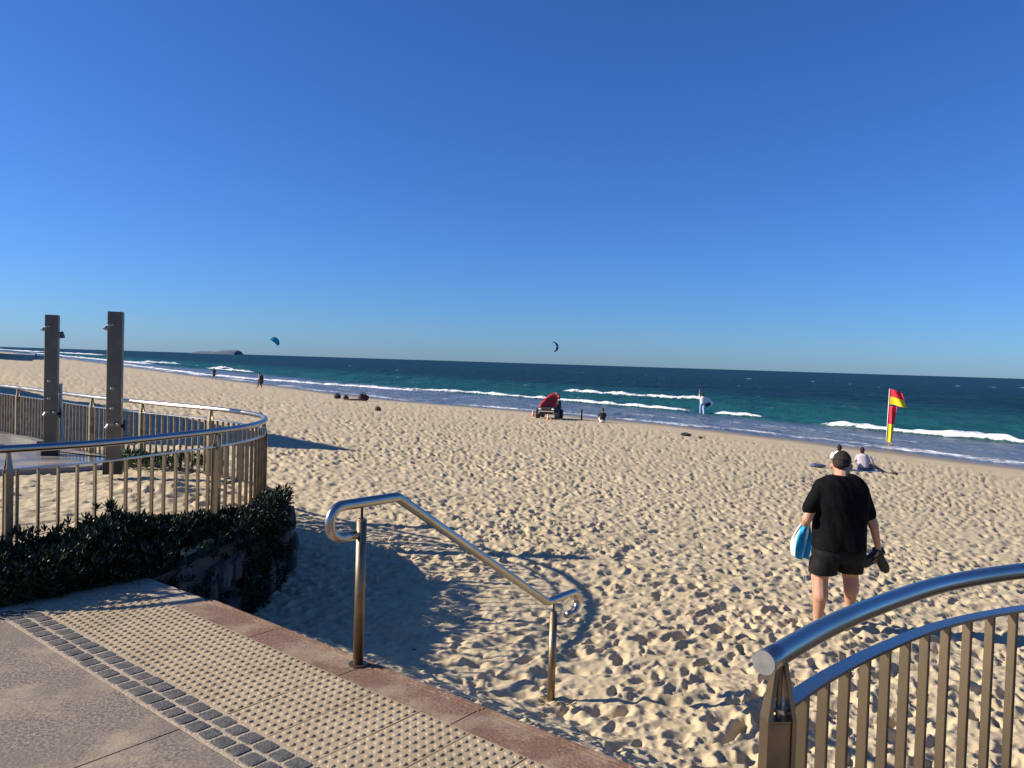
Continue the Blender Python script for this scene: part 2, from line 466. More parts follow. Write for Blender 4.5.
def dents(X, Y, cell, depth, a, b, seed):
    h = np.zeros(X.shape); cx, cy = np.floor(X / cell), np.floor(Y / cell)
    for i in (-1, 0, 1):
        for j in (-1, 0, 1):
            ix, iy = cx + i, cy + j
            h1, h2, h3, h4 = (_hash(ix, iy, seed + k) for k in range(4))
            dx = X - (ix + .5 + .9 * (h1 - .5)) * cell; dy = Y - (iy + .5 + .9 * (h2 - .5)) * cell
            th = R(38) + (h3 - .5) * 1.3; c, s = np.cos(th), np.sin(th); sz = .65 + .7 * h4
            u, v = (dx * c + dy * s) / (a * sz), (-dx * s + dy * c) / (b * sz)
            r = np.sqrt(u * u + v * v)
            dp = depth * (.35 + 1.0 * _hash(ix, iy, seed + 9)) * sz * np.where(_hash(ix, iy, seed + 12) > .18, 1., .12)
            h += -dp * np.exp(-r ** 2.6) * (1 + .35 * u) + .30 * dp * np.exp(-((r - 1.40) / .34) ** 2) * (1 - .4 * u)
    return h

def sand_base(X, Y):
    m, q = mq(X, Y)
    ms = m * 40 / shore(q)
    z = np.interp(ms, [-400, -60, -10, 2, 7, 26, 40, 60, 200], [3.0, .2, -.62, -.79, -.84, -1.83, -2.30, -3.1, -9])
    n = .62 * X + .785 * Y; t = .785 * X - .62 * Y
    s = n - 2.9
    ramp = np.maximum(-.055 - .50 * np.maximum(s, 0), -3)
    lateral = smooth(-5.2, -4.6, t) * (1 - smooth(2.0, 3.0, t))
    ramp = np.where(lateral > 0, ramp * lateral + z * (1 - lateral), z)
    k = .05
    z = np.where(s < 3, k * np.log(np.exp(np.clip(z / k, -60, 60)) + np.exp(np.clip(ramp / k, -60, 60))), z)
    return z, ms

def sand_height(X, Y, sd=None):
    z, ms = sand_base(X, Y)
    n = .62 * X + .785 * Y
    amp = 1 - smooth(33.2, 36.0, ms + 1.2 * fbm(X * .3, Y * .3, 91, 3))
    wx, wy = fbm(X * 3.6, Y * 3.6, 41, 2) * .14, fbm(X * 3.6, Y * 3.6, 47, 2) * .14
    h = dents(X + wx, Y + wy, .150, .029, .080, .034, 3) + dents(X - wy, Y + wx, .235, .047, .108, .048, 30) + dents(X, Y, .085, .010, .030, .022, 60)
    h += .035 * fbm(X * .9, Y * .9, 5, 3) + .018 * fbm(X * 10, Y * 10, 8, 4)
    patch = .62 + .75 * vnoise(X * .35, Y * .35, 77)
    trk = np.minimum(np.abs(ms - 30.5 - 2.2 * np.sin(X * .05)), np.abs(ms - 32.0 - 2.2 * np.sin(X * .05)))
    patch = patch * (1 - .75 * np.exp(-(trk / .28) ** 2)); h = h - .03 * np.exp(-(trk / .22) ** 2)
    h = h * amp * patch + (1 - amp) * .015 * fbm(X * .5, Y * .5, 13, 3)
    h *= .6 + .4 * smooth(2.85, 3.2, n)
    if sd is None: sd = poly_sdf(X, Y, RAISED)
    up = 1 - smooth(-.22, -.06, sd)
    bed = .035 + .16 * np.exp(-(((X + 4.1) / .55) ** 2 + ((Y - 8.9) / .45) ** 2)) + .05 * fbm(X * 1.3, Y * 1.3, 23, 3)
    z = z * (1 - up) + bed * up + h * (1 - .35 * up)
    under = 1 - smooth(2.80, 2.895, n)
    z = np.where((under > 0) & (sd > -.02), z * (1 - under) + np.minimum(z, -.35) * under, z)
    # fence line on the right stands on the slab: sand stays below it
    return z, ms, amp

# ------------------------------------------------------------------ beach (one sheet, finer near the walk)
def fan(r0, r1, nr, a0, a1, na):
    inv = np.linspace(1 / r0, 1 / r1, nr); r = 1 / inv
    a = np.linspace(a0, a1, na)
    RR, AA = np.meshgrid(r, a, indexing='ij')
    X, Y = RR * np.sin(AA), RR * np.cos(AA)
    i, j = np.meshgrid(np.arange(nr - 1), np.arange(na - 1), indexing='ij')
    b = (i * na + j).ravel()
    F = np.stack([b, b + 1, b + na + 1, b + na], 1)[:, ::-1]
    return X.ravel(), Y.ravel(), F
def add_attr(o, name, vals):
    a = o.data.attributes.new(name, 'FLOAT', 'POINT'); a.data.foreach_set('value', vals.astype(np.float32))

X, Y, F = fan(2.7, 2500, 860, R(-58), R(58), 1060)
Z, ms, amp = sand_height(X, Y)
beach = struct(link_mesh('beach', np.stack([X, Y, Z], 1), F, M['sand'], smooth_shade=True))
add_attr(beach, 'wet', smooth(36.6, 39.4, ms + 1.6 * fbm(X * .25, Y * .25, 3, 3)) * .9)

# ------------------------------------------------------------------ sea
SEA = -2.3
X, Y, F = fan(26, 60000, 760, R(-60), R(60), 860)
m, q = mq(X, Y); rr = np.hypot(X, Y)
sh = shore(q)
mm = m + 1.6 * fbm(q * .06, m * .02, 7, 3) + .5 * fbm(q * .5, m * .5, 9, 2)
foam = np.zeros(X.shape); H = np.zeros(X.shape)
def breaker(qs, mcs, hgt, front, back, e0=3., e1=3.):
    """a spilling crest along the shore: foam face towards the beach, streaked foam behind"""
    global foam, H
    mc = np.interp(q, qs, mcs)
    env = smooth(qs[0] - e0 * .3, qs[0] + e0, q) * (1 - smooth(qs[-1] - e1, qs[-1] + e1 * .3, q))
    env = env * (.75 + .5 * vnoise(q * .35, q * 0, 3))
    d = mm - mc
    prof = np.where(d < 0, np.exp(-(d / front) ** 4), np.exp(-(d / back) ** 2))
    foam = np.maximum(foam, env * np.where(d < 0, np.exp(-(d / front) ** 6), np.exp(-(d / (back * .55)) ** 2)) * 1.1)
    env = env * (.55 + .9 * vnoise(q * .9, m * 1.5, 23))
    foam = np.maximum(foam, env * .50 * np.exp(-np.maximum(d, 0) / (back * 1.8)) * (d > 0))
    H += env * hgt * prof * (.75 + .5 * vnoise(q * 1.3, m * 1.3, 21))
breaker([10, 19, 24, 33], [54.3, 54.2, 54, 54], .36, .6, 1.05, 1, 2)
breaker([39.5, 45], [56.8, 55.6], .25, .5, .8, 1, 1.5)
breaker([46, 58, 68, 80, 92], [56, 55.4, 54.6, 55, 50], .24, .55, 1.0, 3, 5)
breaker([64, 76, 88], [80.5, 77, 75], .36, .7, 1.3, 3, 3)
breaker([84, 94, 103, 115, 128, 150, 195, 260], [50, 47.5, 45, 43.5, 41, 40, 41.5, 44], .20, .8, 1.5, 5, 20)
breaker([170, 195, 215], [57, 57, 58], .35, .8, 1.5, 8, 10)
breaker([215, 235], [66, 65], .35, .8, 1.5, 8, 10)
breaker([265, 310], [64, 60], .5, 1.2, 2.5, 8, 10)
breaker([250, 420, 700], [52, 54, 58], .4, 2, 4, 15, 40)
breaker([600, 1000], [95, 90], .8, 6, 10, 50, 80)
breaker([800, 1500], [75, 75], .8, 8, 10, 50, 80)
# swash at the sand's edge
edge = m - sh + 1.3 * fbm(q * .22, q * 0, 15, 3)
sw = vnoise(q * .16, m * .55, 33) + .5 * vnoise(q * .6, m * 1.8, 34) - .25
foam = np.maximum(foam, np.exp(-((edge - 1.6) / 1.6) ** 2) * (.12 + .52 * sw))
foam = np.maximum(foam, (edge < 9) * (edge > 0) * (.42 * (vnoise(q * .22, m * .8, 53) * .6 + vnoise(q * .9, m * 2.4, 54) * .4) + .02))
# scattered whitecaps outside
wc = vnoise(q * .10, m * .34, 61) * .65 + vnoise(q * .33, m * 1.0, 62) * .35
foam = np.maximum(foam, smooth(.835, .92, wc) * .7 * (m > 62) * (rr < 420))
H += .10 * np.sin(m * 2 * math.pi / 11.5 + 4 * fbm(q * .03, m * .02, 2, 2)) * smooth(52, 66, m) * (rr < 400)
H += .16 * fbm(q * .25, m * .5, 71, 3) * smooth(44, 58, m) * (rr < 600) + .03 * fbm(q * 1.1, m * 1.6, 72, 2) * (rr < 200)
Z = SEA + H
sea = struct(link_mesh('sea', np.stack([X, Y, Z], 1), F, M['sea'], smooth_shade=True))
add_attr(sea, 'foam', foam)
add_attr(sea, 'shallow', 1 - smooth(49, 56, mm + 2 * fbm(q * .1, m * .2, 44, 3)) * .98)
add_attr(sea, 'green', (1 - smooth(66, 120, m)) * smooth(46, 56, m) * (.65 + .5 * vnoise(q * .05, m * .12, 81)))

# ------------------------------------------------------------------ far island and an unseen scrub ridge added at the left for its shadows
def island():
    L = 56; P = []; F = []
    prof = [(0, 0), (.05, .35), (.2, .55), (.45, .55), (.6, .8), (.78, .92), (.9, 1.0), (.97, .95), (1, 0)]
    a = gz(193, 352.0, SEA); d = 5000 / a.y
    x0, x1 = ray(193, 352).x / ray(193, 352).y * 5000, ray(240, 353).x / ray(240, 353).y * 5000
    for i in range(L + 1):
        t = i / L; h = float(np.interp(t, [p[0] for p in prof], [p[1] for p in prof])) * 31 + (3 * (float(vnoise(np.array(t * 22.), np.array(1.), 4)) - .5) if 0 < t < 1 else 0)
        for w, k in ((-90, 0), (-60, .6), (0, 1), (60, .7), (90, 0)):
            P.append((x0 + (x1 - x0) * t, 5000 + w, SEA - 1 + (h + 1) * k))
    for i in range(L):
        for j in range(4): F.append((i * 5 + j, i * 5 + 5 + j, i * 5 + 6 + j, i * 5 + 1 + j))
    F.append((0, 1, 2, 3, 4)); F.append(tuple(L * 5 + j for j in (4, 3, 2, 1, 0)))
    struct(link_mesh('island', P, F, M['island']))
island()
def shadow_dune():  # added out of view, shaped to throw the wedge and far-beach shadows
    P, F = [], []; cs = []
    for Yc in list(np.linspace(19.6, 40, 50)) + list(np.linspace(41, 420, 90)):
        h = float(np.interp(Yc, [19.6, 20.6, 22, 26, 31, 38, 60, 150, 210, 280, 420], [.0, 4.0, 7.7, 7.3, 6.7, 5.6, 4.2, 4.5, 7, 13, 18]))
        h += .5 * float(fbm(np.array(Yc * .5), np.array(2.), 6, 3)) * min(h, 1)
        xc = float(np.interp(Yc, [19, 22, 60, 150, 180, 420], [-18, -20.5, -52, -126, -126, -293]))
        cs.append((xc, Yc, h))
    for xc, Yc, h in cs:
        zb = -.9
        w = 2.2 + .25 * h
        for u, k in ((-w * 2, 0), (-w, .7), (-.4, 1), (.1, 1), (w * .3, .5), (w * .55, 0)):
            P.append((xc + u, Yc, zb + (h + .2) * k))
    for i in range(len(cs) - 1):
        for j in range(5): F.append((i * 6 + j, i * 6 + 6 + j, i * 6 + 7 + j, i * 6 + 1 + j))
    struct(link_mesh('shadow_dune', P, F, M['shadow_dune'], smooth_shade=True))
shadow_dune()

# ------------------------------------------------------------------ pavement, coping, tactile strip, cobbles
def prism(name, poly, z0, z1, m):
    b = MB(); k = len(poly)
    b.add([(p[0], p[1], z0) for p in poly] + [(p[0], p[1], z1) for p in poly],
          [tuple(range(k - 1, -1, -1)), tuple(range(k, 2 * k))] + [(i, (i + 1) % k, k + (i + 1) % k, k + i) for i in range(k)])
    return struct(b.build(name, m))
fr = crom([(x, y, 0) for x, y in FENCE_R], .12); fd = dirs(fr)
outer = [(p.x - d.y * .14, p.y + d.x * .14) for p, d in zip(fr, fd)]
outer = [p for p in outer if .62 * p[0] + .785 * p[1] > 2.93]
e = lambda n, t: tuple(nt(n, t)[:2])
base_poly = [(-3.3, 4.98), (-2.97, 5.4), (-2.68, 5.76), e(2.893, -4.9), e(2.893, 1.25) if True else None][:4] + [e(2.893, -.6)] + outer + [(30, 3.4), (30, -30), (-30, -30), (-30, 3.7), (-8, 3.7), (-4.4, 4.55)]
prism('pavement_base', base_poly, -1.3, -.03, M['tactile_bed'])
def slabs():
    """exposed aggregate slabs behind the cobbles with open joints"""
    b = MB(); tj = [-9.4, -7.0, gz(75, 768).x * .785 - gz(75, 768).y * .62, -1.0, 1.4, 3.8, 6.2, 9, 12]
    for i in range(len(tj) - 1):
        a, c = tj[i] + .005, tj[i + 1] - .005
        for n0, n1 in ((1.80 - .0, -.6), (-.61, -3.0), (-3.01, -6.)):
            if i == 0 and n0 < 1: pass
            P = [nt(n1, a), nt(n1, c), nt(n0 - .005, c), nt(n0 - .005, a)]
            b.add([(p.x, p.y, -.12) for p in P] + [(p.x, p.y, -.003) for p in P] + [(p.x, p.y, 0) for p in P],
                  [(0, 1, 5, 4), (1, 2, 6, 5), (2, 3, 7, 6), (3, 0, 4, 7), (8, 9, 10, 11), (4, 5, 9, 8), (5, 6, 10, 9), (6, 7, 11, 10), (7, 4, 8, 11)])
    return struct(b.build('pavement', M['pave']))
slabs()
def coping():
    b = MB(); tj = [-4.90, -4.05, -3.21, -2.39, -1.55, -.71, .13, .97]
    for i in range(len(tj) - 1):
        a, c = tj[i] + .004, tj[i + 1] - .004
        for n0, n1, z in ((2.645, 2.835, .0), (2.849, 2.865, -.002), (2.880, 2.898, -.004)):
            P = [nt(n0, a), nt(n0, c), nt(n1, c), nt(n1, a)]
            b.add([(p.x, p.y, -.15) for p in P] + [(p.x, p.y, z) for p in P], [(0, 1, 5, 4), (1, 2, 6, 5), (2, 3, 7, 6), (3, 0, 4, 7), (4, 5, 6, 7)])
    return struct(b.build('coping', M['coping']))
coping()
def apron():
    P = [nt(1.80, -5.603), (-3.27, 5.0), (-2.97, 5.41), (-2.69, 5.745), nt(2.86, -4.905), nt(2.645, -4.905), nt(2.645, -5.305), nt(2.02, -5.305), nt(2.02, -5.603)]
    prism('paved_apron', [(p[0], p[1]) for p in P], -.028, .0, M['joint_sand'])
apron()
def tactile():
    b = MB()
    tj = [-5.4]
    while tj[-1] < 2.4: tj.append(tj[-1] + .325)
    off = -3.24 - min(tj, key=lambda x: abs(x + 3.24)); tj = [x + off for x in tj]
    for i in range(len(tj) - 1):
        open_joint = tj[i] > -3.4
        g = .0035 if open_joint else .0012
        for n0, n1 in ((2.015, 2.327), (2.330, 2.642)):
            a, c = tj[i] + g, tj[i + 1] - g
            z = random.uniform(-.0015, .001) if open_joint else random.uniform(-.0005, .0005)
            P = [nt(n0 + .001, a), nt(n0 + .001, c), nt(n1 - .001, c), nt(n1 - .001, a)]
            b.add([(p.x, p.y, -.1) for p in P] + [(p.x, p.y, z) for p in P], [(0, 1, 5, 4), (1, 2, 6, 5), (2, 3, 7, 6), (3, 0, 4, 7), (4, 5, 6, 7)])
            for k in range(6):
                for j in range(6):
                    cpt = nt(n0 + (n1 - n0) * (k + .5) / 6, a + (c - a) * (j + .5) / 6, z)
                    r1, r2, hh = .0175, .0105, .0062 * random.uniform(.8, 1.1)
                    ng = 10; V = []
                    for rad, zz in ((r1, 0.0), (r1 * .88, hh * .55), (r2, hh)):
                        for s in range(ng): V.append(cpt + Vector((rad * math.cos(6.2832 * s / ng), rad * math.sin(6.2832 * s / ng), zz)))
                    Fc = [tuple(range(2 * ng, 3 * ng))]
                    for rg in range(2):
                        for s in range(ng): Fc.append((rg * ng + s, rg * ng + (s + 1) % ng, rg * ng + ng + (s + 1) % ng, rg * ng + ng + s))
                    b.add(V, Fc)
    return struct(b.build('tactile_paving', M['tactile']))
tactile()
def cobbles():
    bed = MB(); P = [nt(1.797, -5.6), nt(1.797, 3.2), nt(2.014, 3.2), nt(2.014, -5.6)]
    bed.add([(p.x, p.y, -.1) for p in P] + [(p.x, p.y, .0015) for p in P], [(0, 1, 5, 4), (1, 2, 6, 5), (2, 3, 7, 6), (3, 0, 4, 7), (4, 5, 6, 7)])
    struct(bed.build('mortar_bed', M['joint_sand']))
    b = MB()
    for row, nc in enumerate((1.856, 1.957)):
        t = -5.55 + row * .04
        while t < 2.8:
            w = random.uniform(.086, .110); d = random.uniform(.086, .094); tc = t + w / 2
            cn = nc + random.uniform(-.004, .004); h = random.uniform(.0035, .0065)
            jit = lambda s: s * random.uniform(.93, 1.0)
            base = [(-jit(d / 2), -jit(w / 2)), (jit(d / 2), -jit(w / 2)), (jit(d / 2), jit(w / 2)), (-jit(d / 2), jit(w / 2))]
            out = []
            for i in range(4):
                p, pq, nx = Vector(base[i]), Vector(base[i - 1]), Vector(base[(i + 1) % 4])
                out += [p.lerp(pq, .13), p.lerp(nx, .13)]
            V = []
            for k, z in ((1.0, -.02), (.99, h * .4), (.93, h), (.5, h + .0015)):
                V += [nt(cn + o.x * k, tc + o.y * k, z + random.uniform(-.0006, .0006)) for o in out]
            Fc = [tuple(range(24, 32))] + [(r * 8 + (i + 1) % 8, r * 8 + i, r * 8 + 8 + i, r * 8 + 8 + (i + 1) % 8) for r in range(3) for i in range(8)]
            b.add(V, Fc); t += w + random.uniform(.010, .016)
    o = struct(b.build('cobbles', M['cobble']))
cobbles()
def shower_pad():
    pts = [gz(-90, 478, .06), gz(0, 473, .06), gz(60, 470, .06), gz(100, 467.5, .06), gz(124, 461, .06)]
    poly = [(p.x, p.y) for p in pts] + [(-5.5, 11.2), (-6.7, 12.05), (-8.25, 13.3), (-10, 14.75), (-13, 17.2), (-18, 17.2), (-18, 9.0)]
    b = MB(); k = len(poly)
    b.add([(p[0], p[1], -.2) for p in poly] + [(p[0], p[1], .09) for p in poly], [tuple(range(k, 2 * k))] + [(i, (i + 1) % k, k + (i + 1) % k, k + i) for i in range(k)])
    struct(b.build('shower_pad', M['concrete']))
    kp = [gz(-40, 436, .09), gz(0, 439.5, .09), gz(22, 442, .09), gz(42, 447, .09)]
    kb = MB(); kb.bar([(p.x, p.y, .135) for p in crom([(p.x, p.y, 0) for p in kp], .15)], .16, .10)
    struct(kb.build('kerb', M['kerb']))
shower_pad()

# ------------------------------------------------------------------ rock retaining wall under the curved fence
def rock_wall():
    root = thing('rock_wall', 'rough boulder retaining wall in shade below the curved steel fence', 'wall', (-2.5, 7.0, -.9))
    inv = Matrix.Translation(Vector(root.location)).inverted()
    path = crom([(x, y, 0) for x, y in WALL_L], .2); dd = dirs(path)
    core = MB()
    k = len(path)
    P = []
    for p, d in zip(path, dd):
        nrm = Vector((d.y, -d.x, 0))
        for u, z in ((.02, -1.6), (-.05, -.02), (-.30, -.02), (-.30, -1.6)): P.append(p + nrm * u + Vector((0, 0, z)))
    core.add(P, [(i * 4 + j, i * 4 + (j + 1) % 4, i * 4 + 4 + (j + 1) % 4, i * 4 + 4 + j) for i in range(k - 1) for j in range(4)] + [(3, 2, 1, 0)])
    st = MB()
    for i in range(0, min(k, 34)):
        for row in range(3):
            p, d = path[i], dd[i]; nrm = Vector((d.y, -d.x, 0))
            if random.random() < .22: continue
            c = p + nrm * random.uniform(-.15, -.05) + d * random.uniform(-.1, .1); c.z = -.98 + row * .36 + random.uniform(-.06, .06)
            rad = Vector((random.uniform(.13, .21), random.uniform(.10, .16), random.uniform(.12, .18)))
            rot = Matrix.Rotation(math.atan2(d.y, d.x) + random.uniform(-.4, .4), 3, 'Z') @ Matrix.Rotation(random.uniform(-.4, .4), 3, 'Y')
            t = MB(); t.ell((0, 0, 0), (1, 1, 1), None, 12, 8); sd = random.randrange(999)
            V = []
            for v in t.v:
                f = .9 + .55 * float(fbm(np.array(v.x * 1.4 + v.z + sd), np.array(v.y * 1.4 - v.z * .6), 3, 3))
                w = Vector([math.copysign(abs(a) ** .55, a) for a in v]) * f
                V.append(c + rot @ Vector((w.x * rad.x, w.y * rad.y, w.z * rad.z)))
            st.add(V, t.f)
    for b, nme in ((core, 'wall_core'), (st, 'stonework')):
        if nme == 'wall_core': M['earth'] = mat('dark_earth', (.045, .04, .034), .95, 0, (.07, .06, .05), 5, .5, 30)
        b.v = [inv @ v for v in b.v]
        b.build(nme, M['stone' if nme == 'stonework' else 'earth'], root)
rock_wall()

# ------------------------------------------------------------------ fences
RAIL_Z, BAR_Z = .95, .80
BAL_L = None
def fence(label, pts, post_at, z0, base, turn=90, end_cap=False, bal_from=0., off=0.):
    root = thing('steel_fence', label, 'fence', base)
    b0 = Vector(base); path = crom([(x, y, 0) for x, y in pts], .02); dd = dirs(path)
    loc = lambda p, z: Vector((p.x - b0.x, p.y - b0.y, z - b0.z))
    step = path[::4] + ([path[-1]] if (len(path) - 1) % 4 else [])
    MB().tube([loc(p, RAIL_Z) for p in step], .0302, 20).build('handrail', M['steel'], root, True, None)
    if end_cap:
        c = MB(); d = dd[0]; p = path[0]
        c.cyl(loc(p - d * .003, RAIL_Z), loc(p + d * .004, RAIL_Z), .0312, 24); c.build('end_cap', M['steel_end'], root)
    if end_cap: step = step[1:]
    MB().bar([loc(p, BAR_Z) for p in step], .048, .010).build('upper_bar', M['steel'], root)
    MB().bar([loc(p, z0 + .07) for p in step], .048, .010).build('lower_bar', M['steel_flat'], root)
    # posts
    pi = []
    for x, y in post_at:
        i = min(range(len(path)), key=lambda j: (path[j].x - x) ** 2 + (path[j].y - y) ** 2); pi.append(i)
        p, d = path[i], dd[i]; ang = math.atan2(d.y, d.x) + R(turn); rot = Matrix.Rotation(ang, 3, 'Z')
        b = MB(); c = loc(p, 0)
        for s in (-1, 1):     # two flat plates that lean together under the rail; box tube between them
            prof = [(z0, .034, .025), (.775, .034, .025), (RAIL_Z - .026, .011, .010)]
            P = []
            for z, off_, w in prof:
                for u, v in ((off_ - .006, -w), (off_ + .006, -w), (off_ + .006, w), (off_ - .006, w)):
                    P.append(Vector((c.x, c.y, z - b0.z)) + rot @ Vector((s * u, v, 0)))
            b.add(P, [(k * 4 + j, k * 4 + (j + 1) % 4, k * 4 + 4 + (j + 1) % 4, k * 4 + 4 + j) for k in range(2) for j in range(4)] + [(8, 9, 10, 11), (3, 2, 1, 0)])
        po = b.build('post', M['steel_flat'], root)
        t = MB(); t.box((c.x, c.y, (z0 + .765) / 2 - b0.z), (.054, .038, .765 - z0), rot); t.box((c.x, c.y, .770 - b0.z), (.0535, .042, .006), rot)
        t.cyl((c.x, c.y, .76 - b0.z), (c.x, c.y, RAIL_Z - .02 - b0.z), .008, 8)
        t.build('inner_tube', M['steel_flat'], po)
    # balusters
    me = None; cnt = 0; rest = []; sp = 7
    near = []
    i = int(bal_from / .02)
    while i < len(path) - 2:
        if min(abs(i - j) for j in pi) > 2:
            near.append(i)
        i += sp
    near.sort(key=lambda j: path[j].length)
    def shape(jx):
        d = MB(); d.box((0, 0, (z0 + .07 + BAR_Z) / 2 - .0), (.016, .033, BAR_Z - z0 - .08), None, .002); return d
    for n_, j in enumerate(near):
        p, d = path[j], dd[j]; ang = math.atan2(d.y, d.x)
        if n_ < 100:
            if me is None:
                o = shape(0).build('baluster', M['steel_flat'], root); me = o.data
            else:
                o = bpy.data.objects.new('baluster', me); COL.objects.link(o); o.parent = root
            o.location = (p.x - b0.x, p.y - b0.y, -b0.z); o.rotation_euler = (0, 0, ang + random.uniform(-.03, .03))
        else: rest.append((p, ang))
    if rest:
        b = MB()
        for p, ang in rest: b.box((p.x - b0.x, p.y - b0.y, (z0 + .07 + BAR_Z) / 2 - b0.z), (.016, .033, BAR_Z - z0 - .08), Matrix.Rotation(ang, 3, 'Z'))
        o = b.build('baluster', M['steel_flat'], root); o['kind'] = 'stuff'
    return root
fence('long curved steel fence wrapping round the two shower columns above the rock wall', FENCE_L,
      [(-8.6, 5.0), (-7.0, 4.94), (-5.4, 4.94), (-3.68, 5.65), (-2.84, 7.44), (-2.80, 8.73), (-4.1, 10.48), (-5.45, 11.35), (-6.64, 12.18), (-7.9, 13.24), (-9.15, 14.27), (-10.4, 15.3), (-11.7, 16.35), (-13.0, 17.4)], 0., (-3.4, 7., 0))
fence('short curved steel fence with a cut round rail end, close by at the lower right', FENCE_R, [(.735, 2.03), (2.2, 3.06), (3.6, 3.315)], 0., (.735, 2.03, 0), -40, end_cap=True, bal_from=.13)

# ------------------------------------------------------------------ stair handrail
def handrail():
    A = Vector((-.804, 4.221, 0)); D = Vector((.62, .785, 0)).normalized()
    root = thing('stair_handrail', 'sloping steel stair handrail with curled ends standing between pavement and sand', 'handrail', A)
    sz = lambda s, z: D * s + Vector((0, 0, z))
    def arc(c, r, a0, a1, n=12): return [(c[0] + r * math.cos(R(a0 + (a1 - a0) * k / n)), c[1] + r * math.sin(R(a0 + (a1 - a0) * k / n))) for k in range(n + 1)]
    top, low = .905, -.057
    prof = [(-.045, top - .172)] + arc((-.135, top - .086), .086, 270, 90, 16)
    def kink(a, b, c, r=.05, n=5):
        a, b, c = Vector(a), Vector(b), Vector(c); p = b + (a - b).normalized() * r; q2 = b + (c - b).normalized() * r
        return [tuple(p.lerp(b, k / n).lerp(b.lerp(q2, k / n), k / n)) for k in range(n + 1)]
    prof += kink((-.1, top), (.262, top), (1.80, low), .022)
    prof += kink((.262, top), (1.80, low), (2.15, low), .03)
    prof += arc((2.13, low - .080), .080, 90, -100, 16)
    prof += [(2.06, low - .155)]
    MB().tube([sz(s, z) for s, z in prof], .0285, 18).build('rail', M['steel'], root, True)
    for s, z0, zr in ((0, 0, top), (1.885, -1.0, low)):
        b = MB(); b.cyl(sz(s, z0), sz(s, zr - .095), .0285, 20)
        b.cyl(sz(s, zr - .095), sz(s, zr - .088), .0285, 20, .022)
        po = b.build('post', M['steel_flat'], root, False)
        for pl in po.data.polygons: pl.use_smooth = len(pl.vertices) == 4
        p2 = MB(); p2.cyl(sz(s, zr - .092), sz(s, zr - .02), .0075, 10); p2.build('pin', M['dark_metal'], po)
        if z0 == 0:
            fl = MB(); fl.cyl(sz(s, .001), sz(s, .010), .052, 24); fl.build('base_flange', M['steel_flat'], po)
handrail()

# ------------------------------------------------------------------ showers
def shower(label, p, h, rz):
    root = thing('shower_column', label, 'shower', (p.x, p.y, .09), rz)
    w = .178; hz = h - .09
    b = MB(); b.box((0, 0, hz / 2), (w, w, hz), None, .006); b.build('column', M['shower_steel'], root)
    b = MB(); b.box((0, 0, .09), (w + .05, w + .05, .18), None, .006); b.build('base', M['dark_metal'], root)
    y = -w / 2
    b = MB(); b.cyl((.0, y, hz - .09), (.0, y - .012, hz - .09), .028, 16); b.build('wall_plate', M['shower_steel'], root)
    b = MB(); b.tube([(-.01, y, hz - .17), (-.02, y - .05, hz - .17), (-.06, y - .10, hz - .185), (-.075, y - .115, hz - .21)], .014, 10)
    b.cyl((-.078, y - .118, hz - .20), (-.092, y - .135, hz - .235), .020, 14, .032); b.build('shower_head', M['steel_end'], root)
    for k, z in enumerate((1.12, .86)):
        b = MB(); b.cyl((-.01, y, z), (-.01, y - .03, z), .022, 14); b.cyl((-.01, y - .03, z), (-.03, y - .055, z), .011, 10); b.build('push_button', M['steel_end'], root)
    b = MB(); b.tube([(.02, y, .66), (.0, y - .07, .66), (-.05, y - .09, .65), (-.07, y - .1, .61)], .017, 10); b.cyl((.03, y, .655), (.06, y - .06, .65), .02, 12); b.build('tap', M['steel_end'], root)
    b = MB(); b.cyl((w / 2, 0, .62), (w / 2 + .05, -.01, .62), .024, 12); b.cyl((w / 2 + .03, -.01, .64), (w / 2 + .035, -.01, .70), .012, 10); b.cyl((w / 2 + .03, -.01, .56), (w / 2 + .035, -.01, .62), .014, 10); b.build('foot_tap', M['dark_metal'], root)
    return root
s1 = shower('shower column further from the camera, left of the pair, on the wet pad', Vector((-6.94, 11.60, 0)), 2.2, R(23))
b = MB(); b.cyl((.185 / 2, .02, 1.85), (.185 / 2 + .05, .02, 1.86), .012, 10); b.cyl((.185 / 2 + .03, .02, 1.86), (.185 / 2 + .04, .02, 1.77), .024, 12, .036); b.build('side_shower_head', M['shower_steel'], s1)
b = MB(); b.tube([(.12, .03, 1.08), (.118, .03, .95), (.125, .03, .7), (.15, .02, .35), (.20, .0, .08)], [.022, .024, .022, .02, .022], 10); b.build('hose', mat('pale_blue_hose', (.30, .38, .45), .35), s1)
shower('shower column nearer the fence, right of the pair and the taller looking', Vector((-5.18, 10.04, 0)), 2.2, R(20))

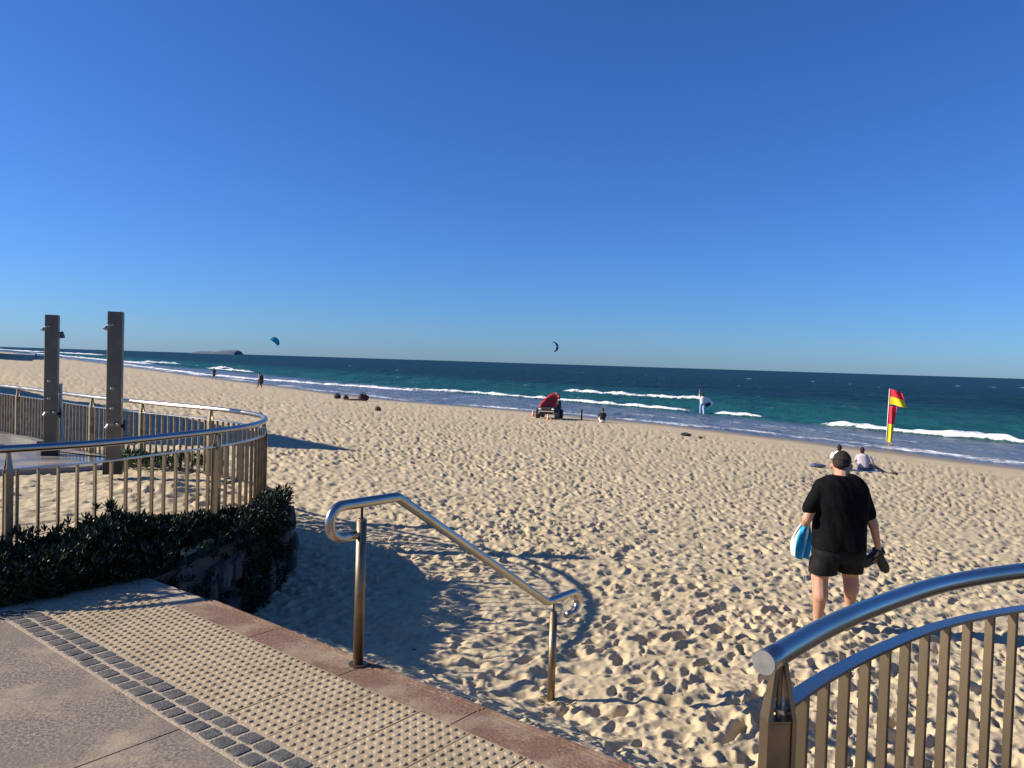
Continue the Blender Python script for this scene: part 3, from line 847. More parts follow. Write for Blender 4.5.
# ------------------------------------------------------------------ hedge along the fence
OUT = [(-7.0, 4.5), (-5.2, 4.55), (-4.0, 4.72), (-3.25, 5.03), (-2.97, 5.40), (-2.70, 5.74), (-2.55, 6.35), (-2.50, 7.0), (-2.48, 7.6), (-2.49, 8.15), (-2.58, 8.75)]
INN = [(-7.0, 4.95), (-5.3, 4.98), (-4.25, 5.15), (-3.72, 5.6), (-3.38, 6.05), (-3.12, 6.55), (-2.98, 6.9), (-2.86, 7.35), (-2.78, 7.8), (-2.76, 8.2), (-2.80, 8.7)]
TOP = [.24, .25, .25, .25, .31, .31, .22, .12, .08, .08, .10]
def leaf_mesh(name, rosettes, mt, parent, lf=(.055, .085), nleaf=(7, 11), lw=.011):
    V, F = [], []
    for c, up, k in rosettes:
        n = random.randint(*nleaf); a0 = random.uniform(0, 6.28)
        t1 = up.orthogonal().normalized(); t2 = up.cross(t1)
        for i in range(n):
            a = a0 + i * 2.399; el = .25 + .95 * i / n
            rad = (t1 * math.cos(a) + t2 * math.sin(a))
            d = (rad * math.cos(el) + up * math.sin(el)).normalized(); side = d.cross(up).normalized() if d.cross(up).length > 1e-3 else t1
            L = random.uniform(*lf) * k; w = lw * k * random.uniform(.8, 1.2); nn = side.cross(d)
            b = len(V); p0 = c + up * (.02 * i / n)
            V += [p0 - side * w * .35, p0 + side * w * .35, p0 + d * L * .65 - side * w + nn * .004, p0 + d * L * .65 + side * w + nn * .004, p0 + d * L * .65 - nn * .003, p0 + d * L + nn * .010 * k, p0 - nn * .002]
            F += [(b, b + 6, b + 4, b + 2), (b + 6, b + 1, b + 3, b + 4), (b + 2, b + 4, b + 5), (b + 4, b + 3, b + 5)]
    return link_mesh(name, V, F, mt, parent)
def hedge():
    root = thing('coastal_hedge', 'dark green leafy hedge growing along the foot of the curved fence beside the paving', 'hedge', (-2.95, 5.9, 0))
    b0 = Vector(root.location); ros = []; stems = MB()
    K = len(OUT) - 1
    for it in range(6500):
        s = random.uniform(0, K); i = int(s); f = s - i
        u = random.random() ** .8
        o = Vector(OUT[i]).lerp(Vector(OUT[min(i + 1, K)]), f); n = Vector(INN[i]).lerp(Vector(INN[min(i + 1, K)]), f)
        xy = o.lerp(n, u); top = (TOP[i] * (1 - f) + TOP[min(i + 1, K)] * f) * (.65 + .6 * float(vnoise(np.array(xy.x * 3.3), np.array(xy.y * 3.3), 6)))
        prof = min(1, .35 + 1.3 * u) * (1 if u < .8 else 1 - (u - .8) * 1.2)
        z = top * prof * random.uniform(.55, 1.05) if random.random() < .7 else random.uniform(.0, top * prof)
        if it % 3 == 0 and s < 5.6:
            xy = o.lerp(n, random.uniform(-.06, .35)); z = random.uniform(.0, .16)
        wallside = s > 4.7
        if wallside and u < (.3 if s < 7 else .55):
            drape = .5 if s < 7.3 else 1.
            if random.random() > drape: continue
            z = random.uniform(-.85, .2) if s > 7.0 else random.uniform(-.5, .12)
            xy = o.lerp(n, random.uniform(-.16, .30) if s < 7 else random.uniform(-.36, .12))
        outd = (o - n).normalized()
        up = Vector((outd.x * random.uniform(-.1, .8) + random.uniform(-.35, .35), outd.y * random.uniform(-.1, .8) + random.uniform(-.35, .35), random.uniform(.4, 1))).normalized()
        if random.random() < .10 and not wallside: z = top * random.uniform(1.0, 1.3) * (.5 + .5 * u); up = Vector((up.x * .5, up.y * .5, 1)).normalized()
        ros.append((Vector((xy.x - b0.x, xy.y - b0.y, z)), up, random.uniform(.75, 1.35)))
        if it % 9 == 0:
            stems.tube([Vector((xy.x - b0.x - up.x * .1, xy.y - b0.y - up.y * .1, max(z - .25, -.9))), Vector((xy.x - b0.x, xy.y - b0.y, z + .02))], [.006, .004], 5)
    leaf_mesh('foliage', ros, M['leaf'], root, (.048, .085), (7, 11), .0095)
hedge()
def clump(label, c, rx, ry, h, n, cat='plant'):
    root = thing('low_plant', label, cat, c); ros = []
    for _ in range(n):
        a, r = random.uniform(0, 6.28), random.random() ** .5
        ros.append((Vector((rx * r * math.cos(a), ry * r * math.sin(a), h * (1 - r * r * .7) * random.uniform(.4, 1))), Vector((random.uniform(-.6, .6), random.uniform(-.6, .6), 1)).normalized(), random.uniform(.8, 1.3)))
    leaf_mesh('foliage', ros, M['leaf2'], root)
p = gz(172, 468, .05); clump('low leafy green plants in the sand behind the curved fence, nearer its bend', (p.x, p.y, .05), .75, .32, .2, 160)
p = gz(132, 464, .05); clump('small green plant at the foot of the nearer shower column', (p.x, p.y, .05), .35, .25, .18, 70)

# ------------------------------------------------------------------ people
def head_prims(b, c, tilt=None, s=1.):
    c = Vector(c); rot = tilt or Matrix.Identity(3)
    w = lambda x, y, z: c + rot @ Vector((x, y, z)) * s
    b.ell(w(0, 0, .02), (.077 * s, .098 * s, .108 * s), rot); b.ell(w(0, .035, -.055), (.060 * s, .066 * s, .065 * s), rot)
    b.caps(w(0, .095, .0), w(0, .115, -.03), .010 * s, .016 * s, 8)          # nose
    for sx in (-1, 1):
        b.ell(w(sx * .080, -.002, -.008), (.012 * s, .022 * s, .033 * s), rot, 8, 6)   # ears
        b.ell(w(sx * .03, .088, .022), (.016 * s, .010 * s, .008 * s), rot, 8, 6)   # brow
    b.ell(w(0, .092, -.060), (.026 * s, .014 * s, .008 * s), rot, 8, 6)     # mouth
    return w
def hand_prims(b, wrist, d, palm_n, curl=.5, s=1., mirror=1):
    """palm, four fingers of unequal length and a thumb leaving the palm's side"""
    d = Vector(d).normalized(); pn = Vector(palm_n); pn = (pn - d * pn.dot(d)).normalized(); sd = d.cross(pn) * mirror
    w = Vector(wrist)
    b.caps(w, w + d * .05 * s, .026 * s, .030 * s); 
    for k in range(4):
        b.caps(w + d * .03 * s + sd * (k - 1.5) * .018 * s, w + d * .085 * s + sd * (k - 1.5) * .021 * s, .014 * s, .013 * s, 8)
    for k, L in enumerate((.070, .080, .074, .056)):
        p = w + d * .085 * s + sd * (k - 1.5) * .0215 * s; a = d
        for seg, fr_ in enumerate((.45, .32, .23)):
            a = (a * math.cos(curl * .8) + pn * math.sin(curl * .8)).normalized() if seg == 0 else (a + pn * curl * .7).normalized()
            q2 = p + a * L * fr_ * s; b.caps(p, q2, .0095 * s, .0085 * s, 8); p = q2
    t0 = w + d * .025 * s - sd * .028 * s; t1 = t0 + (d * .6 - sd * .55 + pn * .3).normalized() * .04 * s; t2 = t1 + (d * .8 + pn * .5).normalized() * .03 * s
    b.caps(t0, t1, .014 * s, .011 * s, 8); b.caps(t1, t2, .011 * s, .009 * s, 8)

def foot_prims(b, ankle, fwd, s=1., pitch=0.):
    a = Vector(ankle); f = Vector(fwd).normalized(); dn = Vector((0, 0, -1))
    b.ell(a + dn * .05 * s - f * .025 * s, (.035 * s, .035 * s, .04 * s)); 
    b.caps(a + dn * .03 * s, a + f * .10 * s + dn * (.06 + pitch) * s, .042 * s, .036 * s); b.caps(a + f * .08 * s + dn * (.065 + pitch) * s, a + f * .17 * s + dn * (.075 + pitch) * s, .036 * s, .028 * s)
    sd = f.cross(Vector((0, 0, 1)))
    for k in range(5): b.caps(a + f * .165 * s + sd * (k - 2) * .016 * s + dn * (.078 + pitch) * s, a + f * (.205 - .008 * k) * s + sd * (k - 2) * .017 * s + dn * (.082 + pitch) * s, .011 * s, .009 * s, 6)

def big_man():
    p = gz(835, 624, -.84)
    root = thing('person', 'stocky man in black T-shirt and shorts walking away across the sand with head bowed', 'man', (p.x, p.y, -.85))
    b = MB()
    # joints measured off the photograph in metres: x right, y away, z up
    tilt = Matrix.Rotation(R(-30), 3, 'Z') @ Matrix.Rotation(R(-48), 3, 'X')
    hc = Vector((.062, .150, 1.60))
    b.loft([((.0, -.01, .74), .20, .145), ((.0, -.015, .82), .235, .16), ((.0, .0, .95), .245, .165), ((.0, .01, 1.10), .245, .16), ((.0, .0, 1.25), .245, .145), ((.005, .005, 1.36), .225, .12), ((.01, .02, 1.43), .16, .09), ((.025, .035, 1.48), .08, .07)])
    b.caps((.015, .03, 1.44), (.05, .10, 1.55), .085, .075)
    w = head_prims(b, hc, tilt, 1.2)
    # arms
    b.caps((-.21, .0, 1.38), (-.350, -.055, 1.08), .056, .052); b.caps((-.345, -.055, 1.08), (-.315, .11, .985), .046, .034)
    hand_prims(b, (-.315, .11, .985), (.05, .95, -.35), (.9, 0, -.3), .55, 1.05, -1)
    b.caps((.21, .0, 1.36), (.340, -.015, 1.02), .056, .050); b.caps((.340, -.015, 1.02), (.425, .05, .79), .046, .031)
    hand_prims(b, (.425, .05, .79), (.12, .12, -.98), (-.85, .4, 0), .75, 1.05, 1)
    # legs : left planted, right stepping away
    b.caps((-.115, .0, .80), (-.165, .03, .47), .115, .084); b.caps((-.165, .02, .47), (-.172, -.03, .30), .080, .077); b.caps((-.172, -.02, .31), (-.180, .0, .05), .074, .042)
    foot_prims(b, (-.180, .02, .02), (-.02, 1, 0), .95)
    b.caps((.115, .01, .80), (.185, .12, .48), .115, .082); b.caps((.185, .11, .48), (.19, .09, .34), .078, .075); b.caps((.19, .10, .34), (.215, .17, .13), .072, .042)
    foot_prims(b, (.215, .17, .12), (.05, 1, 0), 1.05, .02)
    b.blob('body', M['skin'], root, .0075, 5)
    h = MB(); h.ell(w(0, -.018, .038), (.093, .110, .109), tilt); h.ell(w(0, -.046, .008), (.090, .082, .10), tilt); h.ell(w(0, -.078, -.050), (.062, .045, .060), tilt)
    h.blob('hair', M['hair'], root, .008, 2, .004, 60)
    t = MB()
    t.loft([((.0, -.02, .775), .268, .195), ((.0, -.02, .82), .27, .195), ((-.0, -.005, .95), .268, .192), ((.0, .0, 1.10), .266, .182), ((.0, -.01, 1.25), .268, .165), ((.0, .0, 1.36), .272, .145), ((.0, .01, 1.435), .25, .125), ((.006, .02, 1.485), .205, .105), ((.015, .03, 1.525), .12, .09)], 28)
    t.caps((-.185, .01, 1.40), (-.325, -.038, 1.185), .092, .076); t.caps((.18, .01, 1.385), (.292, -.01, 1.145), .092, .074)
    t.blob('t_shirt', M['black_cloth'], root, .009, 18, .023, 6)
    s = MB()
    s.loft([((.0, -.005, .66), .255, .17), ((.0, -.015, .74), .265, .188), ((.0, -.015, .83), .258, .18)], 28)
    s.loft([((-.143, .02, .515), .133, .128), ((-.135, .01, .62), .137, .145), ((-.12, .0, .72), .125, .145)], 22)
    s.loft([((.15, .075, .525), .128, .128), ((.138, .04, .62), .132, .142), ((.12, .0, .72), .125, .145)], 22)
    s.blob('shorts', M['short_cloth'], root, .009, 3, .006, 10)
    # towel rolled under the left arm and shoes in the right hand
    tw = thing('towel', 'aqua blue towel with white edges bunched under the walking man\'s left arm', 'towel', (p.x - .265, p.y + .08, .04))
    cb = MB(); P = []; n = 12
    for k in range(n):
        z = .10 - .33 * k / (n - 1)
        for j in range(17):
            a = j / 16; fold = .028 * math.sin(a * 15 + k * .25) + .012 * math.sin(a * 31)
            wdt = (.05 + .135 * math.sin(math.pi * min(1, (k + 1) / (n - 1) * .66)))
            P.append(Vector((-.035 + (a - .62) * wdt - .004 * k, fold - .02, z - .045 * a * (k / n) + .06 * abs(a - .4))))
    nn = 17; cnt = len(P); Q = [q2 + Vector((.004, .032, 0)) for q2 in P]; F2 = []; mi = []
    for k in range(n - 1):
        for j in range(16):
            i0 = k * nn + j; F2.append((i0, i0 + 1, i0 + nn + 1, i0 + nn)); F2.append((cnt + i0, cnt + i0 + nn, cnt + i0 + nn + 1, cnt + i0 + 1))
            white = 1 if (j <= 1 or j in (10, 11)) else 0; mi += [white, white]
    for k in range(n - 1):
        for j in (0, 16):
            i0 = k * nn + j; F2.append((i0, i0 + nn, cnt + i0 + nn, cnt + i0)); mi.append(1)
    for j in range(16):
        for k in (0, n - 1):
            i0 = k * nn + j; F2.append((i0, i0 + 1, cnt + i0 + 1, cnt + i0)); mi.append(0)
    link_mesh('cloth', P + Q, F2, None, tw, True, [M['aqua'], M['white_cloth']], mi)
    for sgn, lab, ang, off in ((0, 'black shoe hanging straight down from the walking man\'s right hand', -.50, (-.055, .0)), (1, 'black shoe splayed outwards from the walking man\'s right hand', .85, (.06, .04))):
        sh = thing('shoe', lab, 'shoe', (p.x + .445 + off[0] * .4, p.y + .075 + off[1], -.85 + .735), 0, 'pair of shoes in the man\'s hand')
        rot = Matrix.Rotation(ang, 3, 'Y') @ Matrix.Rotation(R(8), 3, 'X')
        bb = MB(); U = []
        for k, (z, wx, wy, cy) in enumerate(((.05, .026, .030, 0), (.03, .034, .042, .0), (-.03, .036, .050, .004), (-.09, .036, .044, .0), (-.15, .044, .034, -.008), (-.20, .042, .026, -.012), (-.225, .026, .018, -.014))):
            U.append(((0, cy, z), wx, wy))
        bb.loft(U[::-1], 16); bb.v = [rot @ v for v in bb.v]; bb.blob('upper', M['black'], sh, .006, 2)
        so = MB(); so.loft([((0, -.050, -.222), .022, .008), ((0, -.052, -.19), .043, .010), ((0, -.056, -.13), .044, .011), ((0, -.056, -.06), .036, .011), ((0, -.050, .02), .035, .010), ((0, -.045, .045), .022, .008)], 14)
        so.v = [rot @ v for v in so.v]; so.build('sole', M['black'], sh, True)
        li = MB(); li.ell((0, .012, .045), (.020, .022, .012)); li.v = [rot @ v for v in li.v]; li.build('collar_lining', M['grey_lining'], sh, True)
big_man()

def figure(name_label, cat, loc, face, J, wear, s=1., voxel=.018):
    """smaller people: J gives joints (local, x right, y forward, z up); wear = list of (part, material, kind)"""
    root = thing('person', name_label, cat, loc, face)
    b = MB(); v = {k: Vector(p) * s for k, p in J.items() if k[0] != '_'}
    hip, neck = v['hip'], v['neck']
    for k in range(5):
        t = k / 4; c = hip.lerp(neck, t * .9)
        b.ell(c, ((.155 + .03 * math.sin(t * 2.6)) * s, .105 * s, .13 * s))
    b.caps(neck - (neck - hip).normalized() * .04, v['head'] + Vector((0, 0, -.06 * s)), .055 * s, .05 * s)
    wv = head_prims(b, v['head'], Matrix.Rotation(J.get('_t', 0), 3, 'X') if '_t' in J else None, s)
    for sd in 'lr':
        b.caps(v['sh_' + sd], v['el_' + sd], .052 * s, .042 * s, 10); b.caps(v['el_' + sd], v['ha_' + sd], .040 * s, .028 * s, 10)
        d = (v['ha_' + sd] - v['el_' + sd]).normalized(); b.caps(v['ha_' + sd], v['ha_' + sd] + d * .07 * s, .034 * s, .030 * s, 8)
        for kf in range(4): 
            o_ = d.orthogonal().normalized() * (kf - 1.5) * .02 * s; b.caps(v['ha_' + sd] + d * .08 * s + o_, v['ha_' + sd] + d * (.14 - abs(kf - 1.3) * .01) * s + o_ * 1.1, .011 * s, .009 * s, 6)
        b.caps(v['hp_' + sd], v['kn_' + sd], .090 * s, .058 * s, 10); b.caps(v['kn_' + sd], v['an_' + sd], .056 * s, .036 * s, 10)
        f = v.get('ft_' + sd, Vector((0, 1, 0)));
        foot_prims(b, v['an_' + sd], f, s)
    b.blob('body', M['skin_far'], root, voxel * .8, 2)
    h = MB(); h.ell(v['head'] + Vector((0, -.02, .04)) * s, (.088 * s, .108 * s, .10 * s)); h.ell(v['head'] + Vector((0, -.06, -.02)) * s, (.075 * s, .06 * s, .09 * s))
    if J.get('_bun'): h.ell(v['head'] + Vector((.02, -.13, .05)) * s, (.05 * s, .05 * s, .05 * s))
    h.blob('hair', M['hair'], root, voxel * .8, 1)
    for part, m_, kind in wear:
        g = MB()
        if kind == 'shirt':
            for k in range(5):
                t = k / 4; c = hip.lerp(neck, t * .9); g.ell(c, ((.185 + .03 * math.sin(t * 2.6)) * s, .135 * s, .14 * s))
            for sd in 'lr': g.caps(v['sh_' + sd], v['sh_' + sd].lerp(v['el_' + sd], .65), .072 * s, .066 * s, 10)
        elif kind == 'shorts':
            g.ell(hip, (.19 * s, .14 * s, .13 * s))
            for sd in 'lr': g.caps(v['hp_' + sd], v['hp_' + sd].lerp(v['kn_' + sd], .75), .115 * s, .092 * s, 10)
        elif kind == 'trousers':
            g.ell(hip, (.19 * s, .14 * s, .13 * s))
            for sd in 'lr': g.caps(v['hp_' + sd], v['kn_' + sd], .112 * s, .08 * s, 10); g.caps(v['kn_' + sd], v['an_' + sd], .08 * s, .065 * s, 10)
        g.blob(part, m_, root, voxel, 2, .008 * s, 9)
    return root

STAND = dict(hip=(0, 0, .93), neck=(0, .0, 1.42), head=(0, .03, 1.62), sh_l=(-.2, 0, 1.40), sh_r=(.2, 0, 1.40), el_l=(-.27, -.03, 1.12), el_r=(.27, -.03, 1.12), ha_l=(-.27, .08, .90), ha_r=(.27, .08, .90),
             hp_l=(-.10, 0, .90), hp_r=(.10, 0, .90), kn_l=(-.12, .10, .50), kn_r=(.11, -.03, .49), an_l=(-.12, .16, .09), an_r=(.11, -.22, .12))
SIT = dict(hip=(0, 0, .12), neck=(0, .10, .62), head=(0, .15, .80), sh_l=(-.2, .08, .58), sh_r=(.2, .08, .58), el_l=(-.29, .22, .36), el_r=(.29, .22, .36), ha_l=(-.16, .46, .40), ha_r=(.16, .46, .40),
           hp_l=(-.10, .04, .12), hp_r=(.10, .04, .12), kn_l=(-.16, .44, .46), kn_r=(.16, .44, .46), an_l=(-.14, .68, .07), an_r=(.14, .68, .07))
def ground(x, y): return float(sand_height(np.array([x]), np.array([y]))[0][0])
def on_sand(px, py, z=-1.9):
    for _ in range(12):
        p = gz(px, py, z); z = .5 * z + .5 * ground(p.x, p.y)
    p = gz(px, py, z); p.z = ground(p.x, p.y); return p

p = on_sand(838, 470.5)
figure('person in white shirt sitting on the sand, mostly hidden behind the man\'s head', 'woman', p - Vector((0, 0, .03)), R(-30), SIT, [('shirt', M['white_cloth'], 'shirt'), ('shorts', M['grey_cloth'], 'shorts')], 1.0, .018)
J = dict(SIT); J.update(_bun=True, neck=(-.04, .06, .60), head=(-.07, .09, .78), sh_r=(.18, .06, .55), el_r=(.32, .05, .32), ha_r=(.36, .10, .06), kn_r=(.42, .22, .20), an_r=(.66, .28, .07), kn_l=(.24, .40, .24), an_l=(.55, .50, .07), ft_r=(1, .3, 0), ft_l=(1, .4, 0))
p2 = on_sand(863.5, 471)
figure('person in a lilac grey top sitting on a white towel with legs to the right', 'woman', p2 - Vector((0, 0, .03)), R(-22), J, [('shirt', M['lilac_cloth'], 'shirt'), ('shorts', M['grey_cloth'], 'shorts')], 1.0, .018)
def lump(name, label, cat, pos, size, m, rz=0., extra=None, group=None):
    """soft bag or heap: squashed rounded form with folds and a strap"""
    root = thing(name, label, cat, pos, rz, group)
    b = MB(); sx, sy, sz = size
    b.ell((0, 0, sz * .42), (sx / 2, sy / 2, sz * .5)); b.ell((-sx * .18, 0, sz * .45), (sx * .3, sy * .45, sz * .55)); b.ell((sx * .22, .03, sz * .35), (sx * .26, sy * .42, sz * .42))
    b.blob('body', m, root, max(min(size) / 14, .012), 2, min(size) * .10, 3 / max(size))
    if extra == 'strap':
        t = MB(); t.tube([(-sx * .25, 0, sz * .8), (-sx * .1, .0, sz * 1.15), (sx * .12, .0, sz * 1.12), (sx * .25, 0, sz * .7)], min(size) * .05, 8); t.build('strap', M['dark_cloth'], root)
    return root
def flat_towel(label, pos, w, l, m, rz=0.):
    root = thing('beach_towel', label, 'towel', pos, rz); n = 10; P = []; F = []
    for i in range(n + 1):
        for j in range(n + 1):
            u, v = i / n - .5, j / n - .5
            P.append((u * w, v * l, .03 + .035 * float(fbm(np.array(u * 5.), np.array(v * 5.), 9, 2))))
    k = len(P); P += [(a, b_, c - .02) for a, b_, c in P]
    for i in range(n):
        for j in range(n):
            a = i * (n + 1) + j; F += [(a, a + n + 1, a + n + 2, a + 1), (k + a, k + a + 1, k + a + n + 2, k + a + n + 1)]
    for i in range(n):
        for a, b_ in ((i, i + 1), (i * (n + 1), (i + 1) * (n + 1)), (n * (n + 1) + i, n * (n + 1) + i + 1), (i * (n + 1) + n, (i + 1) * (n + 1) + n)): F.append((a, b_, k + b_, k + a))
    link_mesh('cloth', P, F, m, root, True); return root
flat_towel('white towel spread on the sand under the person in lilac grey', p2 + Vector((.05, -.08, .01)), 1.0, .6, M['white_cloth'], R(-20))
p = on_sand(818, 467.5); lump('beach_bag', 'dark blue flattened bag on the sand left of the seated pair', 'bag', p, (.6, .3, .16), mat('blue_bag', (.06, .09, .16), .8), 0, 'strap')
p = on_sand(894, 474); lump('sandal', 'dark brown sandals left on the sand right of the seated pair', 'sandals', p, (.34, .2, .10), M['brown'], .2, 'strap')
p = on_sand(686, 436); lump('beach_bag', 'dark flat bag lying alone on open sand below the white surfer', 'bag', p, (.62, .36, .18), M['dark_cloth'], -.2, 'strap')
p = on_sand(700.5, 438.5); lump('cap', 'tiny dark cap on the sand just right of the dark flat bag', 'cap', p, (.28, .24, .12), M['brown'], .3)
p = on_sand(378, 411); lump('sack', 'brown sack sitting on the dry sand left of the beach buggy', 'sack', p, (.42, .36, .30), M['brown'], .3, 'strap')
p = on_sand(337.5, 398.5); lump('backpack', 'dark rounded backpack near the waterline, leftmost of the left bundles', 'backpack', p, (.62, .5, .48), M['dark_cloth'], 0, 'strap')
p = on_sand(346, 399.8); lump('duffel_bag', 'small dark duffel beside the left end of the long dark board', 'bag', p, (.5, .4, .42), M['dark_cloth'], .4, 'strap')
# surf craft and wet gear at the waterline
p = on_sand(356, 400.6); root = thing('surf_ski', 'long dark board lying flat on the sand near the waterline', 'board', p, R(8))
b = MB(); b.loft([((0, 0, 0), .03, .03), ((0, 0, .3), .06, .22), ((0, 0, 1.0), .07, .28), ((0, 0, 1.6), .06, .22), ((0, 0, 1.9), .03, .05)], 16)
rt = Matrix.Rotation(R(90), 3, 'Y'); b.v = [rt @ v + Vector((-.95, 0, .1)) for v in b.v]; b.build('hull', M['maroon'], root, True)
b = MB(); b.box((.8, 0, .16), (.03, .02, .16), None, 0, .5); b.build('fin', M['black'], root)
p = on_sand(363.5, 400.8); lump('gear_bag', 'dark red heaped kite bag at the right end of the long dark board', 'bag', p, (.95, .6, .62), M['maroon'], .2, 'strap')

# seated person, walkers and surfer
p = on_sand(602.5, 422.5)
J = dict(SIT); J['head'] = (0, .02, .85)
figure('dark haired person in black sitting alone on the sand right of the buggy', 'person', p, R(10), J, [('shirt', M['dark_cloth'], 'shirt'), ('shorts', M['white_cloth'], 'shorts')], 1.0, .025)
p = on_sand(214, 380.5); J = dict(STAND); J.update(neck=(.06, .10, 1.40), head=(.10, .16, 1.58), ha_l=(-.2, .25, 1.1))
figure('walker in dark clothes near the waterline, left of the two walkers', 'person', p, R(70), J, [('jacket', M['dark_cloth'], 'shirt'), ('shorts', M['dark_cloth'], 'shorts')], 1.03, .03)
p = on_sand(259.5, 387.5); J = dict(STAND); J.update(head=(0, .08, 1.58))
figure('walker with pale left side and black back, right of the two walkers', 'person', p, R(90), J, [('top', mat('grey_top', (.32, .32, .34), .9), 'shirt'), ('trousers', M['dark_cloth'], 'trousers')], 1.0, .03)
bp_ = thing('surfboard', 'black board carried against the back of the right walker', 'board', p + Vector((.28, -.2, .35)))
b = MB(); b.loft([((0, 0, 0), .05, .02), ((0, 0, .2), .2, .04), ((0, 0, .7), .26, .05), ((0, 0, 1.1), .16, .04), ((0, 0, 1.25), .03, .02)], 14); b.build('deck', M['black'], bp_, True)
b = MB(); b.box((0, -.07, .12), (.02, .12, .12), None, 0, .5); b.build('fin', M['black'], bp_)
p = gz(702, 413.5, SEA); J = dict(STAND); J.update(el_l=(-.26, .05, 1.65), ha_l=(-.22, .08, 1.95), el_r=(.36, .0, 1.18), ha_r=(.46, .1, 1.0))
figure('person in a white top and pale trousers standing in the whitewater with one arm raised', 'surfer', p - Vector((0, 0, .15)), R(-8), J, [('rash_vest', M['white_cloth'], 'shirt'), ('trousers', M['blue_cloth'], 'trousers')], 1.12, .025)
r_ = thing('bodyboard', 'white and black bodyboard held at the right side of the standing surfer', 'bodyboard', p + Vector((.52, -.05, .80)))
b = MB(); b.box((0, 0, .22), (.55, .07, .78), Matrix.Rotation(R(-48), 3, 'Y'), .02); b.build('deck', M['white'], r_)
b = MB(); b.box((-.03, 0, .02), (.50, .09, .34), Matrix.Rotation(R(-30), 3, 'Y'), .02); b.build('slick_bottom', M['black'], r_)
p = on_sand(36, 357.5, -1.7); J = dict(STAND); J.update(hip=(0, -.1, .8), neck=(0, .3, 1.1), head=(0, .45, 1.2))
figure('tiny dark figure bending over on the far beach beyond the left shower column', 'person', p, R(60), J, [('jacket', M['dark_cloth'], 'shirt'), ('trousers', M['dark_cloth'], 'trousers')], 1.15, .05)

# ------------------------------------------------------------------ lifesaving flags
def flag():
    p = gz(886, 443.5, -2.42)
    root = thing('lifesaving_flag', 'red and yellow surf lifesaving flags flying on a white pole at the water\'s edge', 'flag', (p.x, p.y, p.z), R(-28))
    H_ = 3.28
    b = MB(); b.cyl((0, 0, -.4), (.06, 0, H_), .024, 12, .018); b.build('pole', M['white'], root, True)
    def cloth(name, z1, z0, wtop, wbot, amp, droop, split):
        n, k = 14, 12; P = []; F = []; mi = []
        for i in range(n + 1):
            u = i / n
            for j in range(k + 1):
                v = j / k; z = z0 + (z1 - z0) * v; wd = wbot + (wtop - wbot) * v
                x = .05 + u * wd; y = amp * u * math.sin(u * 7 + v * 2.2); P.append(Vector((x, y, z - droop * u * u + .03 * u * math.sin(u * 9 + v))))
        c = len(P); P += [q + Vector((0, .012, 0)) for q in P]
        for i in range(n):
            for j in range(k):
                a = i * (k + 1) + j; mt = 0 if j >= split * k else 1
                F += [(a, a + k + 1, a + k + 2, a + 1), (c + a, c + a + 1, c + a + k + 2, c + a + k + 1)]; mi += [mt, mt]
        for j in range(k):
            for i in (0, n):
                a = i * (k + 1) + j; F.append((a, a + 1, c + a + 1, c + a)); mi.append(0 if j >= split * k else 1)
        for i in range(n):
            for j in (0, k):
                a = i * (k + 1) + j; F.append((a, a + k + 1, c + a + k + 1, c + a)); mi.append(0 if j else 1)
        link_mesh(name, P, F, None, root, True, [M['flag_red'], M['flag_yellow']], mi)
    cloth('pennant', H_ - .02, H_ - .92, .70, .98, .12, .26, .5)
    cloth('banner', H_ - 1.02, H_ - 3.18, .44, .24, .10, .02, .48)
flag()

